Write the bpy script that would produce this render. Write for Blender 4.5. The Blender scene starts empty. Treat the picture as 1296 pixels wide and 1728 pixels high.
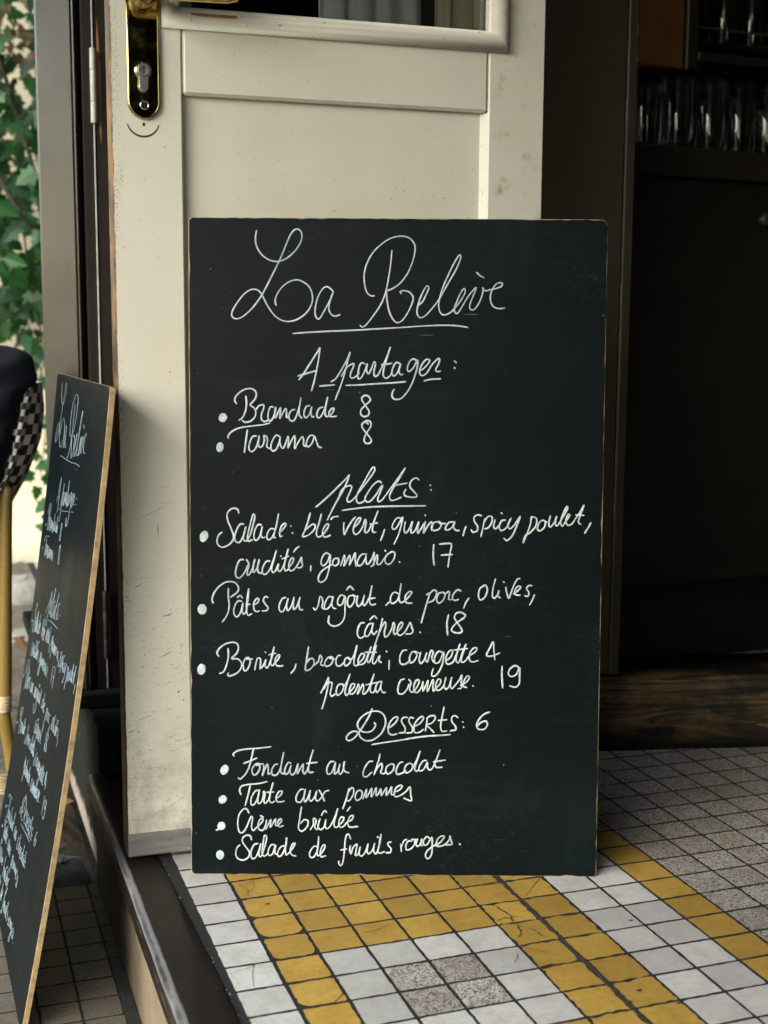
import bpy, math, random
from mathutils import Vector, Matrix
random.seed(7)
scn = bpy.context.scene
R = math.radians

# ---------------------------------------------------------------- camera
cam = bpy.data.cameras.new('Camera')
cam.sensor_fit = 'VERTICAL'; cam.sensor_height = 36.0
cam.lens = 2200.873 / 1728 * 36.0
cam.clip_start = 0.02; cam.clip_end = 400
camo = bpy.data.objects.new('Camera', cam)
scn.collection.objects.link(camo)
_r = Vector((0.94376, -0.33058, 0.00583)); _d = Vector((-0.04058, -0.13332, -0.99024)); _f = Vector((0.32813, 0.93431, -0.13924))
M = Matrix(((_r.x, -_d.x, -_f.x), (_r.y, -_d.y, -_f.y), (_r.z, -_d.z, -_f.z))).to_4x4()
M.translation = Vector((-0.25768, -1.40924, 0.63403))
camo.matrix_world = M
cam.dof.use_dof = True; cam.dof.focus_distance = 1.53; cam.dof.aperture_fstop = 6.3
scn.camera = camo

# ---------------------------------------------------------------- light
SUN_AZ, SUN_EL = R(236), R(34)          # azimuth clockwise from +Y
world = bpy.data.worlds.new('World'); scn.world = world; world.use_nodes = True
wn = world.node_tree.nodes; wl = world.node_tree.links
sky = wn.new('ShaderNodeTexSky'); sky.sky_type = 'NISHITA'; sky.sun_disc = False
sky.sun_elevation = SUN_EL; sky.sun_rotation = SUN_AZ
sky.air_density = 1.0; sky.dust_density = 4.0; sky.ozone_density = 0.6
wl.new(sky.outputs[0], wn['Background'].inputs[0]); wn['Background'].inputs[1].default_value = 0.165
sun = bpy.data.lights.new('Sun', 'SUN'); sun.energy = 2.3; sun.angle = R(68); sun.color = (0.93, 0.99, 0.985)
suno = bpy.data.objects.new('Sun', sun); scn.collection.objects.link(suno)
sdir = Vector((math.sin(SUN_AZ) * math.cos(SUN_EL), math.cos(SUN_AZ) * math.cos(SUN_EL), math.sin(SUN_EL)))
suno.rotation_euler = (-sdir).to_track_quat('-Z', 'Y').to_euler(); suno.location = sdir * 20
vs = scn.view_settings
vs.view_transform = 'Standard'; vs.look = 'None'; vs.gamma = 1.0; vs.exposure = 0.83; vs.use_curve_mapping = False
scn.cycles.use_denoising = True
scn.cycles.max_bounces = 12; scn.cycles.transmission_bounces = 10; scn.cycles.glossy_bounces = 5
scn.cycles.caustics_reflective = False; scn.cycles.caustics_refractive = False
scn.cycles.sample_clamp_indirect = 6.0

# ---------------------------------------------------------------- helpers
class MB:
    """collects faces, then links them as one mesh object"""
    def __init__(s): s.v = []; s.f = []; s.m = []; s.sm = []; s.t = []
    def face(s, pts, mi=0, smooth=False, tint=0.5):
        b = len(s.v); s.v += [tuple(p) for p in pts]; s.f.append(tuple(range(b, b + len(pts)))); s.m.append(mi); s.sm.append(smooth); s.t.append(tint)
    def grid(s, rows, mi=0, smooth=True, close=False, tint=0.5):
        b = len(s.v); n = len(rows[0])
        for r in rows: s.v += [tuple(p) for p in r]
        for i in range(len(rows) - 1):
            for j in range(n if close else n - 1):
                k = (j + 1) % n
                s.f.append((b + i * n + j, b + i * n + k, b + (i + 1) * n + k, b + (i + 1) * n + j)); s.m.append(mi); s.sm.append(smooth); s.t.append(tint)
    def box(s, a, b, mi=0, bev=0.0, rot=None, org=(0, 0, 0)):
        (x0, y0, z0), (x1, y1, z1) = a, b
        e = min(bev, (x1 - x0) / 2.01, (y1 - y0) / 2.01, (z1 - z0) / 2.01)
        def tr(p):
            if rot is None: return p
            v = rot @ Vector(p); return (v.x + org[0], v.y + org[1], v.z + org[2])
        if e <= 0:
            P = [tr((x, y, z)) for z in (z0, z1) for y in (y0, y1) for x in (x0, x1)]
            for q in ((0, 2, 3, 1), (4, 5, 7, 6), (0, 1, 5, 4), (2, 6, 7, 3), (0, 4, 6, 2), (1, 3, 7, 5)): s.face([P[i] for i in q], mi)
            return
        # chamfered box: 24 corner verts
        def c(ix, iy, iz, ax):
            p = [(x0, x1)[ix], (y0, y1)[iy], (z0, z1)[iz]]; sg = [1 - 2 * ix, 1 - 2 * iy, 1 - 2 * iz]
            for k in range(3):
                if k != ax: p[k] += sg[k] * e
            return tr(tuple(p))
        for ax in range(3):
            o = [k for k in range(3) if k != ax]
            for side in (0, 1):
                q = []
                for (u, w) in ((0, 0), (1, 0), (1, 1), (0, 1)):
                    i = [0, 0, 0]; i[ax] = side; i[o[0]] = u; i[o[1]] = w; q.append(c(*i, ax))
                flip = (side == 0) ^ (ax == 1)
                s.face(q[::-1] if flip else q, mi)
        for ax in range(3):
            o = [k for k in range(3) if k != ax]
            for u in (0, 1):
                for w in (0, 1):
                    i = [0, 0, 0]; i[o[0]] = u; i[o[1]] = w; j = list(i); j[ax] = 1
                    q = [c(*i, o[0]), c(*j, o[0]), c(*j, o[1]), c(*i, o[1])]
                    s.face(q, mi)
        for ix in (0, 1):
            for iy in (0, 1):
                for iz in (0, 1): s.face([c(ix, iy, iz, k) for k in range(3)], mi)
    def tube(s, pts, r, n=10, mi=0, caps=True, smooth=True):
        pts = [Vector(p) for p in pts]; rs = r if isinstance(r, (list, tuple)) else [r] * len(pts)
        rows = []; ref = Vector((0.31, 0.2, 0.93))
        for i, p in enumerate(pts):
            t = (pts[min(i + 1, len(pts) - 1)] - pts[max(i - 1, 0)]).normalized()
            a = t.cross(ref)
            if a.length < 1e-3: a = t.cross(Vector((1, 0, 0)))
            a.normalize(); b = t.cross(a)
            rows.append([p + (a * math.cos(k * 2 * math.pi / n) + b * math.sin(k * 2 * math.pi / n)) * rs[i] for k in range(n)])
        s.grid(rows, mi, smooth, close=True)
        if caps: s.face(rows[0], mi); s.face(rows[-1][::-1], mi)
    def lathe(s, prof, n=28, mi=0, org=(0, 0, 0)):
        rows = [[(org[0] + r * math.cos(k * 2 * math.pi / n), org[1] + r * math.sin(k * 2 * math.pi / n), org[2] + z) for k in range(n)] for r, z in prof]
        s.grid(rows, mi, True, close=True)
    def build(s, name, mats, parent=None, attr=False, fix=True):
        me = bpy.data.meshes.new(name); me.from_pydata(s.v, [], s.f)
        for m in (mats if isinstance(mats, (list, tuple)) else [mats]): me.materials.append(m)
        me.polygons.foreach_set('material_index', s.m); me.polygons.foreach_set('use_smooth', s.sm)
        if attr:
            a = me.attributes.new('tint', 'FLOAT', 'FACE'); a.data.foreach_set('value', s.t)
        if fix:
            import bmesh
            bm = bmesh.new(); bm.from_mesh(me); bmesh.ops.remove_doubles(bm, verts=bm.verts, dist=1e-5)
            bmesh.ops.recalc_face_normals(bm, faces=bm.faces); bm.to_mesh(me); bm.free()
        me.update()
        o = bpy.data.objects.new(name, me); scn.collection.objects.link(o)
        if parent is not None: o.parent = parent
        return o

def thing(name, label, cat, loc=(0, 0, 0), rz=0.0, group=None):
    o = bpy.data.objects.new(name, None); scn.collection.objects.link(o)
    o.empty_display_size = 0.05
    o.location = loc; o.rotation_euler = (0, 0, rz); tag(o, label, cat, group); return o
def tag(o, label, cat, group=None):
    o['label'] = label; o['category'] = cat
    if group: o['group'] = group
    return o
def struct(o): o['kind'] = 'structure'; return o

def catmull(p, k=5):
    if len(p) < 3: return [Vector(p[0]).lerp(Vector(p[-1]), t / 3) for t in range(4)]
    p = [Vector(q) for q in p]; q = [2 * p[0] - p[1]] + p + [2 * p[-1] - p[-2]]; out = []
    for i in range(1, len(q) - 2):
        a, b, c, d = q[i - 1:i + 3]
        for j in range(k):
            t = j / k
            out.append(.5 * (2 * b + (c - a) * t + (2 * a - 5 * b + 4 * c - d) * t * t + (3 * b - a - 3 * c + d) * t ** 3))
    out.append(p[-1]); return out

# ---------------------------------------------------------------- node materials
class NT:
    def __init__(s, name):
        s.m = bpy.data.materials.new(name); s.m.use_nodes = True
        s.n = s.m.node_tree.nodes; s.l = s.m.node_tree.links; s.b = s.n['Principled BSDF']
        s.co = s.n.new('ShaderNodeTexCoord').outputs['Object']
    def val(s, sock, v):
        if hasattr(v, 'is_output') or hasattr(v, 'links'): s.l.new(v, sock)
        elif isinstance(v, (tuple, list)) and len(v) == 3 and sock.type == 'RGBA': sock.default_value = (*v, 1)
        else: sock.default_value = v
    def mapv(s, scale=(1, 1, 1), rot=(0, 0, 0), loc=(0, 0, 0)):
        n = s.n.new('ShaderNodeMapping'); s.l.new(s.co, n.inputs['Vector'])
        n.inputs['Scale'].default_value = scale; n.inputs['Rotation'].default_value = rot; n.inputs['Location'].default_value = loc
        return n.outputs[0]
    def noise(s, scale, detail=4, rough=0.55, vec=None, dist=0.0):
        n = s.n.new('ShaderNodeTexNoise'); s.l.new(vec or s.co, n.inputs['Vector'])
        n.inputs['Scale'].default_value = scale; n.inputs['Detail'].default_value = detail; n.inputs['Roughness'].default_value = rough; n.inputs['Distortion'].default_value = dist
        return n.outputs[0]
    def voro(s, scale, vec=None, feature='F1', out='Distance'):
        n = s.n.new('ShaderNodeTexVoronoi'); n.feature = feature; s.l.new(vec or s.co, n.inputs['Vector']); n.inputs['Scale'].default_value = scale
        return n.outputs[out]
    def ramp(s, f, a, b, lo=0.0, hi=1.0):
        n = s.n.new('ShaderNodeMapRange'); n.clamp = True
        s.val(n.inputs[0], f); n.inputs[1].default_value = a; n.inputs[2].default_value = b; n.inputs[3].default_value = lo; n.inputs[4].default_value = hi
        return n.outputs[0]
    def math(s, op, a, b=0.0):
        n = s.n.new('ShaderNodeMath'); n.operation = op; s.val(n.inputs[0], a); s.val(n.inputs[1], b); return n.outputs[0]
    def mix(s, f, a, b, mode='MIX'):
        n = s.n.new('ShaderNodeMix'); n.data_type = 'RGBA'; n.blend_type = mode
        s.val(n.inputs[0], f); s.val(n.inputs[6], a); s.val(n.inputs[7], b); return n.outputs[2]
    def xyz(s, vec=None):
        n = s.n.new('ShaderNodeSeparateXYZ'); s.l.new(vec or s.co, n.inputs[0]); return n.outputs
    def attr(s, name):
        n = s.n.new('ShaderNodeAttribute'); n.attribute_name = name; return n.outputs['Fac']
    def bump(s, h, strength=0.3, dist=0.001):
        n = s.n.new('ShaderNodeBump'); s.val(n.inputs['Height'], h); n.inputs['Strength'].default_value = strength; n.inputs['Distance'].default_value = dist
        s.l.new(n.outputs[0], s.b.inputs['Normal'])
    def set(s, **k):
        for a, v in k.items(): s.val(s.b.inputs[{'base': 'Base Color', 'rough': 'Roughness', 'metal': 'Metallic', 'spec': 'Specular IOR Level', 'coat': 'Coat Weight', 'coatr': 'Coat Roughness', 'trans': 'Transmission Weight', 'ior': 'IOR', 'sheen': 'Sheen Weight'}[a]], v)
        return s

def mat_paint():                                   # worn cream door paint
    t = NT('cream_door_paint'); x, y, z = t.xyz()
    c = t.mix(t.ramp(t.noise(5, 5), 0.35, 0.7), CREAM, tuple(q * 0.90 for q in CREAM))
    c = t.mix(t.ramp(t.noise(2.2, 3, 0.6, t.mapv((1, 1, 1.7))), 0.50, 0.72, 0, 0.42), c, (0.50, 0.45, 0.33))
    # scuffs that run slightly uphill, mostly on the lower third
    sc = t.noise(30, 6, 0.75, t.mapv((1, 1, 6.5), (0, R(-16), 0)), 0.4)
    low = t.ramp(z, 0.62, 0.05)
    th = t.math('SUBTRACT', sc, t.math('MULTIPLY', t.math('SUBTRACT', 1.0, low), 0.09))
    c = t.mix(t.math('MULTIPLY', t.ramp(th, 0.57, 0.66), 0.40), c, (0.20, 0.18, 0.14))
    fs = t.noise(85, 3, 0.6, t.mapv((1, 1, 9), (0, R(-22), 0)))
    cl = t.ramp(t.noise(11, 3, .6, t.mapv(loc=(5, 2, 0))), .50, .62)
    c = t.mix(t.math('MULTIPLY', t.math('MULTIPLY', t.ramp(fs, 0.62, 0.66), t.math('MULTIPLY', cl, t.ramp(z, .75, 0.25, .05, .5))), 0.6), c, (0.10, 0.09, 0.075))
    dots = t.noise(210, 2, 0.5)
    c = t.mix(t.math('MULTIPLY', t.math('MULTIPLY', t.ramp(dots, 0.69, 0.72), t.ramp(t.noise(5, 3, .6, t.mapv(loc=(9, 2, 4))), .40, .62)), 0.7), c, (0.10, 0.085, 0.06))
    # yellow-brown splashes on the outer stile
    sp = t.noise(38, 4, 0.6, t.mapv((1.0, 1, 0.8), loc=(3, 0, 1)))
    right = t.ramp(x, 0.44, 0.47)
    c = t.mix(t.math('MULTIPLY', t.math('MULTIPLY', t.ramp(sp, 0.58, 0.66), right), 0.35), c, (0.36, 0.25, 0.09))
    c = t.mix(t.math('MULTIPLY', t.math('MULTIPLY', t.ramp(sp, 0.69, 0.72), .7), right), c, (0.09, 0.06, 0.03))
    # grime gathered low down
    g = t.math('MULTIPLY', t.ramp(z, 0.20, 0.03), t.ramp(t.noise(24, 6, 0.7), 0.38, 0.66))
    c = t.mix(t.math('MULTIPLY', g, 0.8), c, (0.20, 0.19, 0.15))
    # left edge: grey rub, then bare wood
    e1 = t.noise(30, 6, 0.75, t.mapv((1, 1, 0.35)))
    rub = t.ramp(t.math('SUBTRACT', x, t.math('MULTIPLY', e1, 0.03)), -0.002, -0.010)
    rub = t.math('MULTIPLY', t.math('MULTIPLY', rub, t.ramp(t.noise(330, 3, 0.75), 0.50, 0.62)), t.ramp(t.noise(7, 3, .6, t.mapv(loc=(2, 1, 5))), .42, .60))
    c = t.mix(t.math('MULTIPLY', rub, 0.7), c, (0.13, 0.12, 0.10))
    e2 = t.noise(46, 5, 0.75, t.mapv((1, 1, 0.5), loc=(7, 0, 2)))
    chip = t.ramp(t.math('SUBTRACT', x, t.math('MULTIPLY', e2, 0.0046)), 0.0002, -0.0006)
    wood = t.mix(t.ramp(t.noise(14, 3), 0.42, 0.56), (0.24, 0.115, 0.045), (0.05, 0.03, 0.02))
    wood = t.mix(t.ramp(z, 0.45, 0.25), wood, (0.045, 0.03, 0.02))
    c = t.mix(chip, c, wood)
    h = t.math('ADD', t.noise(340, 3, 0.6, t.mapv((1, 1, 0.06))), t.math('MULTIPLY', chip, -3.0))
    t.bump(h, 0.13, 0.0006)
    t.set(base=c, rough=0.42, spec=0.4); return t.m

def mat_tile(name, col, dirt, kind):
    t = NT(name); ti = t.attr('tint')
    c = t.mix(t.ramp(ti, 0, 1), tuple(q * 0.76 for q in col), tuple(min(1, q * 1.08) for q in col))
    if kind == 'speck':
        sv = t.xyz(t.voro(700, t.mapv((1, 1, 1)), out='Color')); sm_ = t.math('ADD', sv[0], t.math('MULTIPLY', t.math('SUBTRACT', t.noise(60, 3), .5), .5))
        c = t.mix(t.ramp(sm_, 0.36, 0.33), c, (0.075, 0.066, 0.060))
        c = t.mix(t.ramp(sv[1], 0.16, 0.13), c, (0.19, 0.155, 0.13))
    c = t.mix(t.math('MULTIPLY', t.ramp(t.noise(22, 6, 0.75), 0.42, 0.72), 0.6), c, dirt)
    c = t.mix(t.math('MULTIPLY', t.ramp(t.noise(120, 5, 0.8), 0.50, 0.70), 0.35), c, tuple(q * .6 for q in dirt))
    sc = t.noise(70, 5, 0.8, t.mapv((1.8, 0.7, 1), (0, 0, R(35))), 1.2)
    c = t.mix(t.math('MULTIPLY', t.ramp(sc, 0.665, 0.70), 0.7), c, (0.10, 0.10, 0.09))
    if kind != 'speck':
        c = t.mix(t.math('MULTIPLY', t.ramp(t.noise(150, 2), 0.74, 0.77), 0.8), c, (0.06, 0.055, 0.05))
    t.bump(t.noise(90, 4, 0.6), 0.12, 0.0008)
    t.set(base=c, rough=t.ramp(t.noise(30, 4), 0.3, 0.7, 0.30, 0.55), spec=0.45); return t.m

def mat_simple(name, col, rough=0.5, metal=0.0, var=0.25, scale=20, bump=0.1, spec=0.5, coat=0.0, stretch=(1, 1, 1)):
    t = NT(name); v = t.mapv(stretch)
    c = t.mix(t.ramp(t.noise(scale, 5, 0.6, v), 0.3, 0.7), tuple(q * (1 - var) for q in col), tuple(min(1, q * (1 + var)) for q in col))
    t.bump(t.noise(scale * 8, 4, 0.6, v), bump, 0.0008)
    t.set(base=c, rough=rough, metal=metal, spec=spec, coat=coat); return t.m

CREAM = (0.73, 0.735, 0.63)
WHITE_TILE = mat_tile('white_tile', (0.585, 0.61, 0.605), (0.33, 0.33, 0.30), 'plain')
YELLOW_TILE = mat_tile('yellow_tile', (0.49, 0.33, 0.074), (0.27, 0.155, 0.035), 'plain')
SPECK_TILE = mat_tile('speckled_tile', (0.56, 0.57, 0.545), (0.28, 0.23, 0.19), 'speck')
GROUT = mat_simple('dark_grout', (0.013, 0.016, 0.018), 0.9, 0, 0.5, 160, 0.8)
PAINT = mat_paint()

def mat_board():
    t = NT('blackboard_paint')
    c = t.mix(t.ramp(t.noise(3.5, 4, 0.6), 0.35, 0.7), (0.0014, 0.0040, 0.0052), (0.0034, 0.0070, 0.0084))
    sm = t.noise(9, 5, 0.65, t.mapv((1, 1, 0.5), (0, R(30), 0)), 0.8)
    c = t.mix(t.math('MULTIPLY', t.ramp(sm, 0.60, 0.80), 0.22), c, (0.022, 0.033, 0.037))
    gh = t.noise(44, 2, 0.5, t.mapv((1, 1, 1.6)), 2.2)
    band = t.ramp(t.math('ABSOLUTE', t.math('SUBTRACT', gh, 0.5)), 0.012, 0.004)
    c = t.mix(t.math('MULTIPLY', band, t.ramp(t.noise(5, 2, 0.5, t.mapv(loc=(4, 1, 2))), 0.48, 0.66, 0, 0.22)), c, (0.06, 0.075, 0.08))
    wp = t.noise(7, 6, 0.8, t.mapv((.5, 1, 5), (0, R(24), 0), (2, 0, 3)), .3)
    c = t.mix(t.math('MULTIPLY', t.ramp(wp, 0.54, 0.74), .14), c, (0.030, 0.042, 0.046))
    sc_ = t.noise(60, 2, 0.5, t.mapv((.25, 1, 6), (0, R(-50), 0)), .1)
    c = t.mix(t.ramp(sc_, 0.755, 0.77, 0, .5), c, (0.12, 0.14, 0.145))
    sp = t.noise(260, 1, 0.5)
    c = t.mix(t.ramp(sp, 0.79, 0.81, 0, 0.8), c, (0.25, 0.28, 0.28))
    t.bump(t.noise(420, 3, 0.6), 0.10, 0.0005)
    t.set(base=c, rough=t.ramp(t.noise(6, 4), 0.3, 0.7, 0.40, 0.54), spec=0.10); return t.m
BOARD = mat_board()
def mat_marker(name='chalk_marker_white', k=(1, 1, 1)):
    t = NT(name)
    c = t.mix(t.ramp(t.noise(150, 5, 0.75), 0.34, 0.58), (0.34, 0.44, 0.47), (0.62, 0.70, 0.715))
    c = t.mix(t.ramp(t.noise(700, 3, 0.7), 0.60, 0.72, 0, 0.6), c, (0.16, 0.22, 0.24))
    c = t.mix(t.ramp(t.noise(13, 3), 0.36, 0.50, 0.6, 0), c, (0.26, 0.36, 0.39))
    c = t.mix(1.0, c, tuple(q * .90 for q in k), 'MULTIPLY')
    t.set(base=c, rough=0.75, spec=0.2); return t.m
MARKER = mat_marker(); MARKER2 = mat_marker('chalk_marker_faded', (.46, .54, .61))
MDF = mat_simple('raw_fibreboard', (0.34, 0.25, 0.13), 0.85, 0, 0.35, 90, 0.5)

# ---------------------------------------------------------------- ground, step, floor
PZ = -0.16
def tile(mb, x0, y0, x1, y1, z, mi, gap=0.0013, jit=0.0006, cr=0.0016, n=7, skirt=0.0016, rnd=random, gm=3):
    """one tile with an uneven arris: a ragged top outline and a chamfer down into the joint"""
    g = [gap] * 4 if not isinstance(gap, (list, tuple)) else gap        # west, east, south, north
    X0, X1, Y0, Y1 = x0 + g[0], x1 - g[1], y0 + g[2], y1 - g[3]
    crs = cr if isinstance(cr, (list, tuple)) else [cr] * 4             # sw, se, ne, nw
    out = []
    cs = [((X0, Y0), 180, crs[0]), ((X1, Y0), 270, crs[1]), ((X1, Y1), 0, crs[2]), ((X0, Y1), 90, crs[3])]
    for i, ((cx, cy), a, r) in enumerate(cs):
        ox = cx + (r if i in (0, 3) else -r); oy = cy + (r if i in (0, 1) else -r)
        k = 4 if r > 0.003 else 2
        for q in range(k + 1):
            an = R(a + 90 * q / k); out.append([ox + r * math.cos(an), oy + r * math.sin(an)])
        (nx, ny), na, nr = cs[(i + 1) % 4]
        j = (i + 1) % 4
        ex = nx + (nr if j in (0, 3) else -nr); ey = ny + (nr if j in (0, 1) else -nr)
        an = R(na); ex += nr * math.cos(an); ey += nr * math.sin(an)
        lx, ly = out[-1]
        for q in range(1, n): out.append([lx + (ex - lx) * q / n, ly + (ey - ly) * q / n])
    mx, my = (x0 + x1) / 2, (y0 + y1) / 2
    tx, ty = rnd.uniform(-.006, .006), rnd.uniform(-.006, .006)          # tiles do not lie dead level
    top = []; low = []
    for (px, py) in out:
        px += rnd.gauss(0, jit); py += rnd.gauss(0, jit)
        zz = z + (px - mx) * tx + (py - my) * ty
        top.append((px, py, zz))
        dx, dy = px - mx, py - my; L = math.hypot(dx, dy)
        low.append((px + dx / L * 0.0003, py + dy / L * 0.0003, z - skirt))
    ti = rnd.random()
    mb.face(top, mi, False, ti); mb.grid([low, top], gm, False, close=True, tint=ti)

P = 0.05
def tile_kind(c, r):                        # r counts towards the viewer
    if r < -2: return 0 if c == 0 else 2
    if r < 0: return 0 if c in (0, 8, 9) else 1 if c < 8 else 2
    if c == 0: return 0
    if c in (8, 9): return 0
    if c in (1, 6, 7, 10): return 1
    if c >= 11: return 2
    q = r % 12
    if q < 4 or q >= 8: return 1
    if 4 <= q < 8 and c in (3, 4) and q in (5, 6): return 2
    return 0
mb = MB(); rnd = random.Random(11)
for c in range(0, 48):
    for r in range(-44, 46):
        k = tile_kind(c, r); x0, y1 = c * P, -r * P; near = -16 < r < 14 and c < 24
        gap = [0.0017, 0.0017, 0.0018, 0.0018]; cr = 0.0012; jit = 0.00028
        if c == 1 and r >= 0:
            gap[0] = 0.0028; cr = [rnd.choice((.003, .009, .013)), rnd.choice((.002, .004, .010)), rnd.choice((.002, .003)), rnd.choice((.002, .004, .008))]; jit = 0.0004
        if c == 0: gap[1] = 0.0014
        if c == 6: gap[1] = rnd.uniform(.0026, .0042); jit = 0.0010
        if c == 7: gap[0] = rnd.uniform(.0012, .0026); jit = 0.0008
        if c == 2: gap[0] = 0.0018
        tile(mb, x0, y1 - P, x0 + P, y1, 0.0, k, gap, jit if near else 0, cr if near else 0.0012, 7 if near else 1, rnd=rnd)
fl = mb.build('floor', [WHITE_TILE, YELLOW_TILE, SPECK_TILE, GROUT], attr=True, fix=False); struct(fl)
# bed of joint mortar, lumpy along the cracked joint
mb = MB(); rows = []
for j in range(0, 301):
    y = -2.3 + 4.5 * j / 300
    rows.append([(x, y, -0.0008 + random.uniform(-.0003, .0002) + (0.0008 * random.random() if abs(x - .35) < .004 else 0)) for x in (-0.0165, -0.006, -0.001, 0.1, 0.345, 0.348, 0.35, 0.352, 0.355, 0.7, 1.2, 2.4)])
mb.grid(rows, 0, False)
struct(mb.build('mortar_bed', GROUT))
# hairline cracks and chipped spots in single tiles
CRK = mat_simple('crack_dirt', (0.03, 0.028, 0.025), 0.9, 0, 0.4, 200, 0.4)
mb = MB()
def crack(pts, w=0.0005):
    p = [Vector((a + (c_ - a) * k / 5, b + (d_ - b) * k / 5, 0)) for (a, b), (c_, d_) in zip(pts, pts[1:]) for k in range(6)]; p = [v + Vector((random.gauss(0, .0005), random.gauss(0, .0005), 0)) for v in p]; q = []
    for i, v in enumerate(p):
        d = (p[min(i + 1, len(p) - 1)] - p[max(i - 1, 0)]).normalized(); s = Vector((-d.y, d.x, 0)) * w * random.uniform(.25, 1.0)
        v = v + Vector((random.gauss(0, .0003), random.gauss(0, .0003), 0)); q.append([v - s + Vector((0, 0, .00055)), v + s + Vector((0, 0, .00055))])
    mb.grid(q, 0, False)
crack([(.003, -.213), (.022, -.208), (.03, -.203), (.048, -.201)], .00035)
crack([(.03, -.203), (.024, -.222), (.020, -.246)], .0003)
crack([(.077, -.001), (.075, -.022), (.064, -.034), (.055, -.044)], .00035); crack([(.060, -.010), (.066, -.03), (.062, -.046)], .0003)
crack([(.315, -.152), (.318, -.168), (.322, -.185), (.318, -.197)], .0011); crack([(.304, -.190), (.316, -.186), (.324, -.188)], .0008)
crack([(.322, -.201), (.316, -.222), (.309, -.232)], .0009); crack([(.316, -.205), (.330, -.222), (.336, -.244)], .0005)
crack([(.19, -.16), (.172, -.17), (.155, -.172)], .0004); crack([(.293, -.262), (.288, -.274), (.281, -.282)], .0005)
crack([(.084, -.30), (.094, -.29), (.099, -.284)], .0008)
for cx, cy, r in ((.503, -.006, .009), (.487, -.052, .004), (.546, -.035, .004), (.078, -.071, .0035), (.372, -.372, .0035), (.395, -.405, .003), (.352, -.388, .003), (.441, -.236, .003)):
    n = 11; mb.face([(cx + r * random.uniform(.5, 1.2) * math.cos(k * 2 * math.pi / n), cy + .7 * r * random.uniform(.5, 1.2) * math.sin(k * 2 * math.pi / n), .0006) for k in range(n)])
rows = []
for k in range(330):
    y = .10 - .86 * k / 329; wl_ = .0012 + .0022 * abs(math.sin(y * 31 + 1)) * abs(math.sin(y * 13)) + abs(random.gauss(0, .0007)); wr_ = .0012 + .0016 * abs(math.sin(y * 24)) + abs(random.gauss(0, .0006))
    rows.append([(.3500 - wl_, y, .0003), (.3500 + .0012 * math.sin(k), y, .0003 + .0006 * random.random()), (.3500 + wr_, y, .0003)])
mb.grid(rows, 0, False)
o = mb.build('floor_cracks', CRK, fix=False); struct(o)

# the dark rounded nosing along the threshold with the stone riser under it
def mat_nosing():
    t = NT('dark_nosing_paint'); x, y, z = t.xyz()
    c = t.mix(t.ramp(t.noise(14, 5, 0.6), 0.35, 0.7), (0.0085, 0.0062, 0.0060), (0.016, 0.0115, 0.010))
    w = t.noise(60, 6, 0.75, t.mapv((1, 0.4, 1.3)))
    front = t.ramp(z, -0.006, -0.014)
    c = t.mix(t.math('MULTIPLY', t.ramp(w, 0.55, 0.64), t.math('MULTIPLY', front, 0.8)), c, (0.10, 0.075, 0.055))
    c = t.mix(t.ramp(t.noise(170, 2), 0.76, 0.78), c, (0.35, 0.33, 0.28))
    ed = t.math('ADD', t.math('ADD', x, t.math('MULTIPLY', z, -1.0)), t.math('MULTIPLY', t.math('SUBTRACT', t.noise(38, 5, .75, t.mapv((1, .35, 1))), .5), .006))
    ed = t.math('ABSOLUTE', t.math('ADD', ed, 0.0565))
    c = t.mix(t.ramp(ed, 0.0030, 0.0010, 0, .85), c, (0.20, 0.215, 0.235))  # pale blue-grey sky highlight put into the colour along the rounded edge
    t.bump(t.noise(120, 4, 0.6), 0.15, 0.0008)
    t.set(base=c, rough=t.ramp(t.noise(20, 4), 0.3, 0.7, 0.42, 0.58), spec=0.22, coat=.10, coatr=.10); return t.m
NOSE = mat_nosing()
prof = [(-0.0165, -0.02), (-0.0165, 0.0004), (-0.0172, 0.0010), (-.026, .0012), (-.036, .0013), (-0.045, 0.0013)]
for k in range(9):
    a = R(90 + 90 * k / 8); prof.append((-0.0548 + 0.0062 * math.cos(a), -0.0049 + 0.0062 * math.sin(a)))
prof += [(-0.0608, -0.020), (-0.0595, -0.038), (-0.0575, -0.041), (-0.050, -0.041)]
mb = MB(); rows = []
for j in range(0, 91):
    y = -2.3 + 2.72 * j / 90
    sk = min(.0085, max(0, .0033 - .0235 * y)); rows.append([(x + (math.sin(y * 9.0) * .0004 + math.sin(y * 41) * .00015) * (x < -.03) + sk * (x > -.03), y, z) for x, z in prof])
mb.grid(rows, 0, True); mb.face(rows[-1]); mb.face(rows[0][::-1])
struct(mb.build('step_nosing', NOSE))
def mat_stone(name, a, b, speck=True):
    t = NT(name)
    c = t.mix(t.ramp(t.noise(18, 5, 0.6), 0.35, 0.7), a, b)
    if speck: c = t.mix(t.ramp(t.noise(330, 2, 0.6), 0.60, 0.66, 0, 0.85), c, tuple(q * 0.22 for q in a))
    c = t.mix(t.math('MULTIPLY', t.ramp(t.noise(7, 5, 0.7), 0.5, 0.7), 0.5), c, tuple(q * 0.4 for q in a))
    t.bump(t.noise(160, 5, 0.7), 0.4, 0.001); t.set(base=c, rough=0.8, spec=0.3); return t.m
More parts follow.
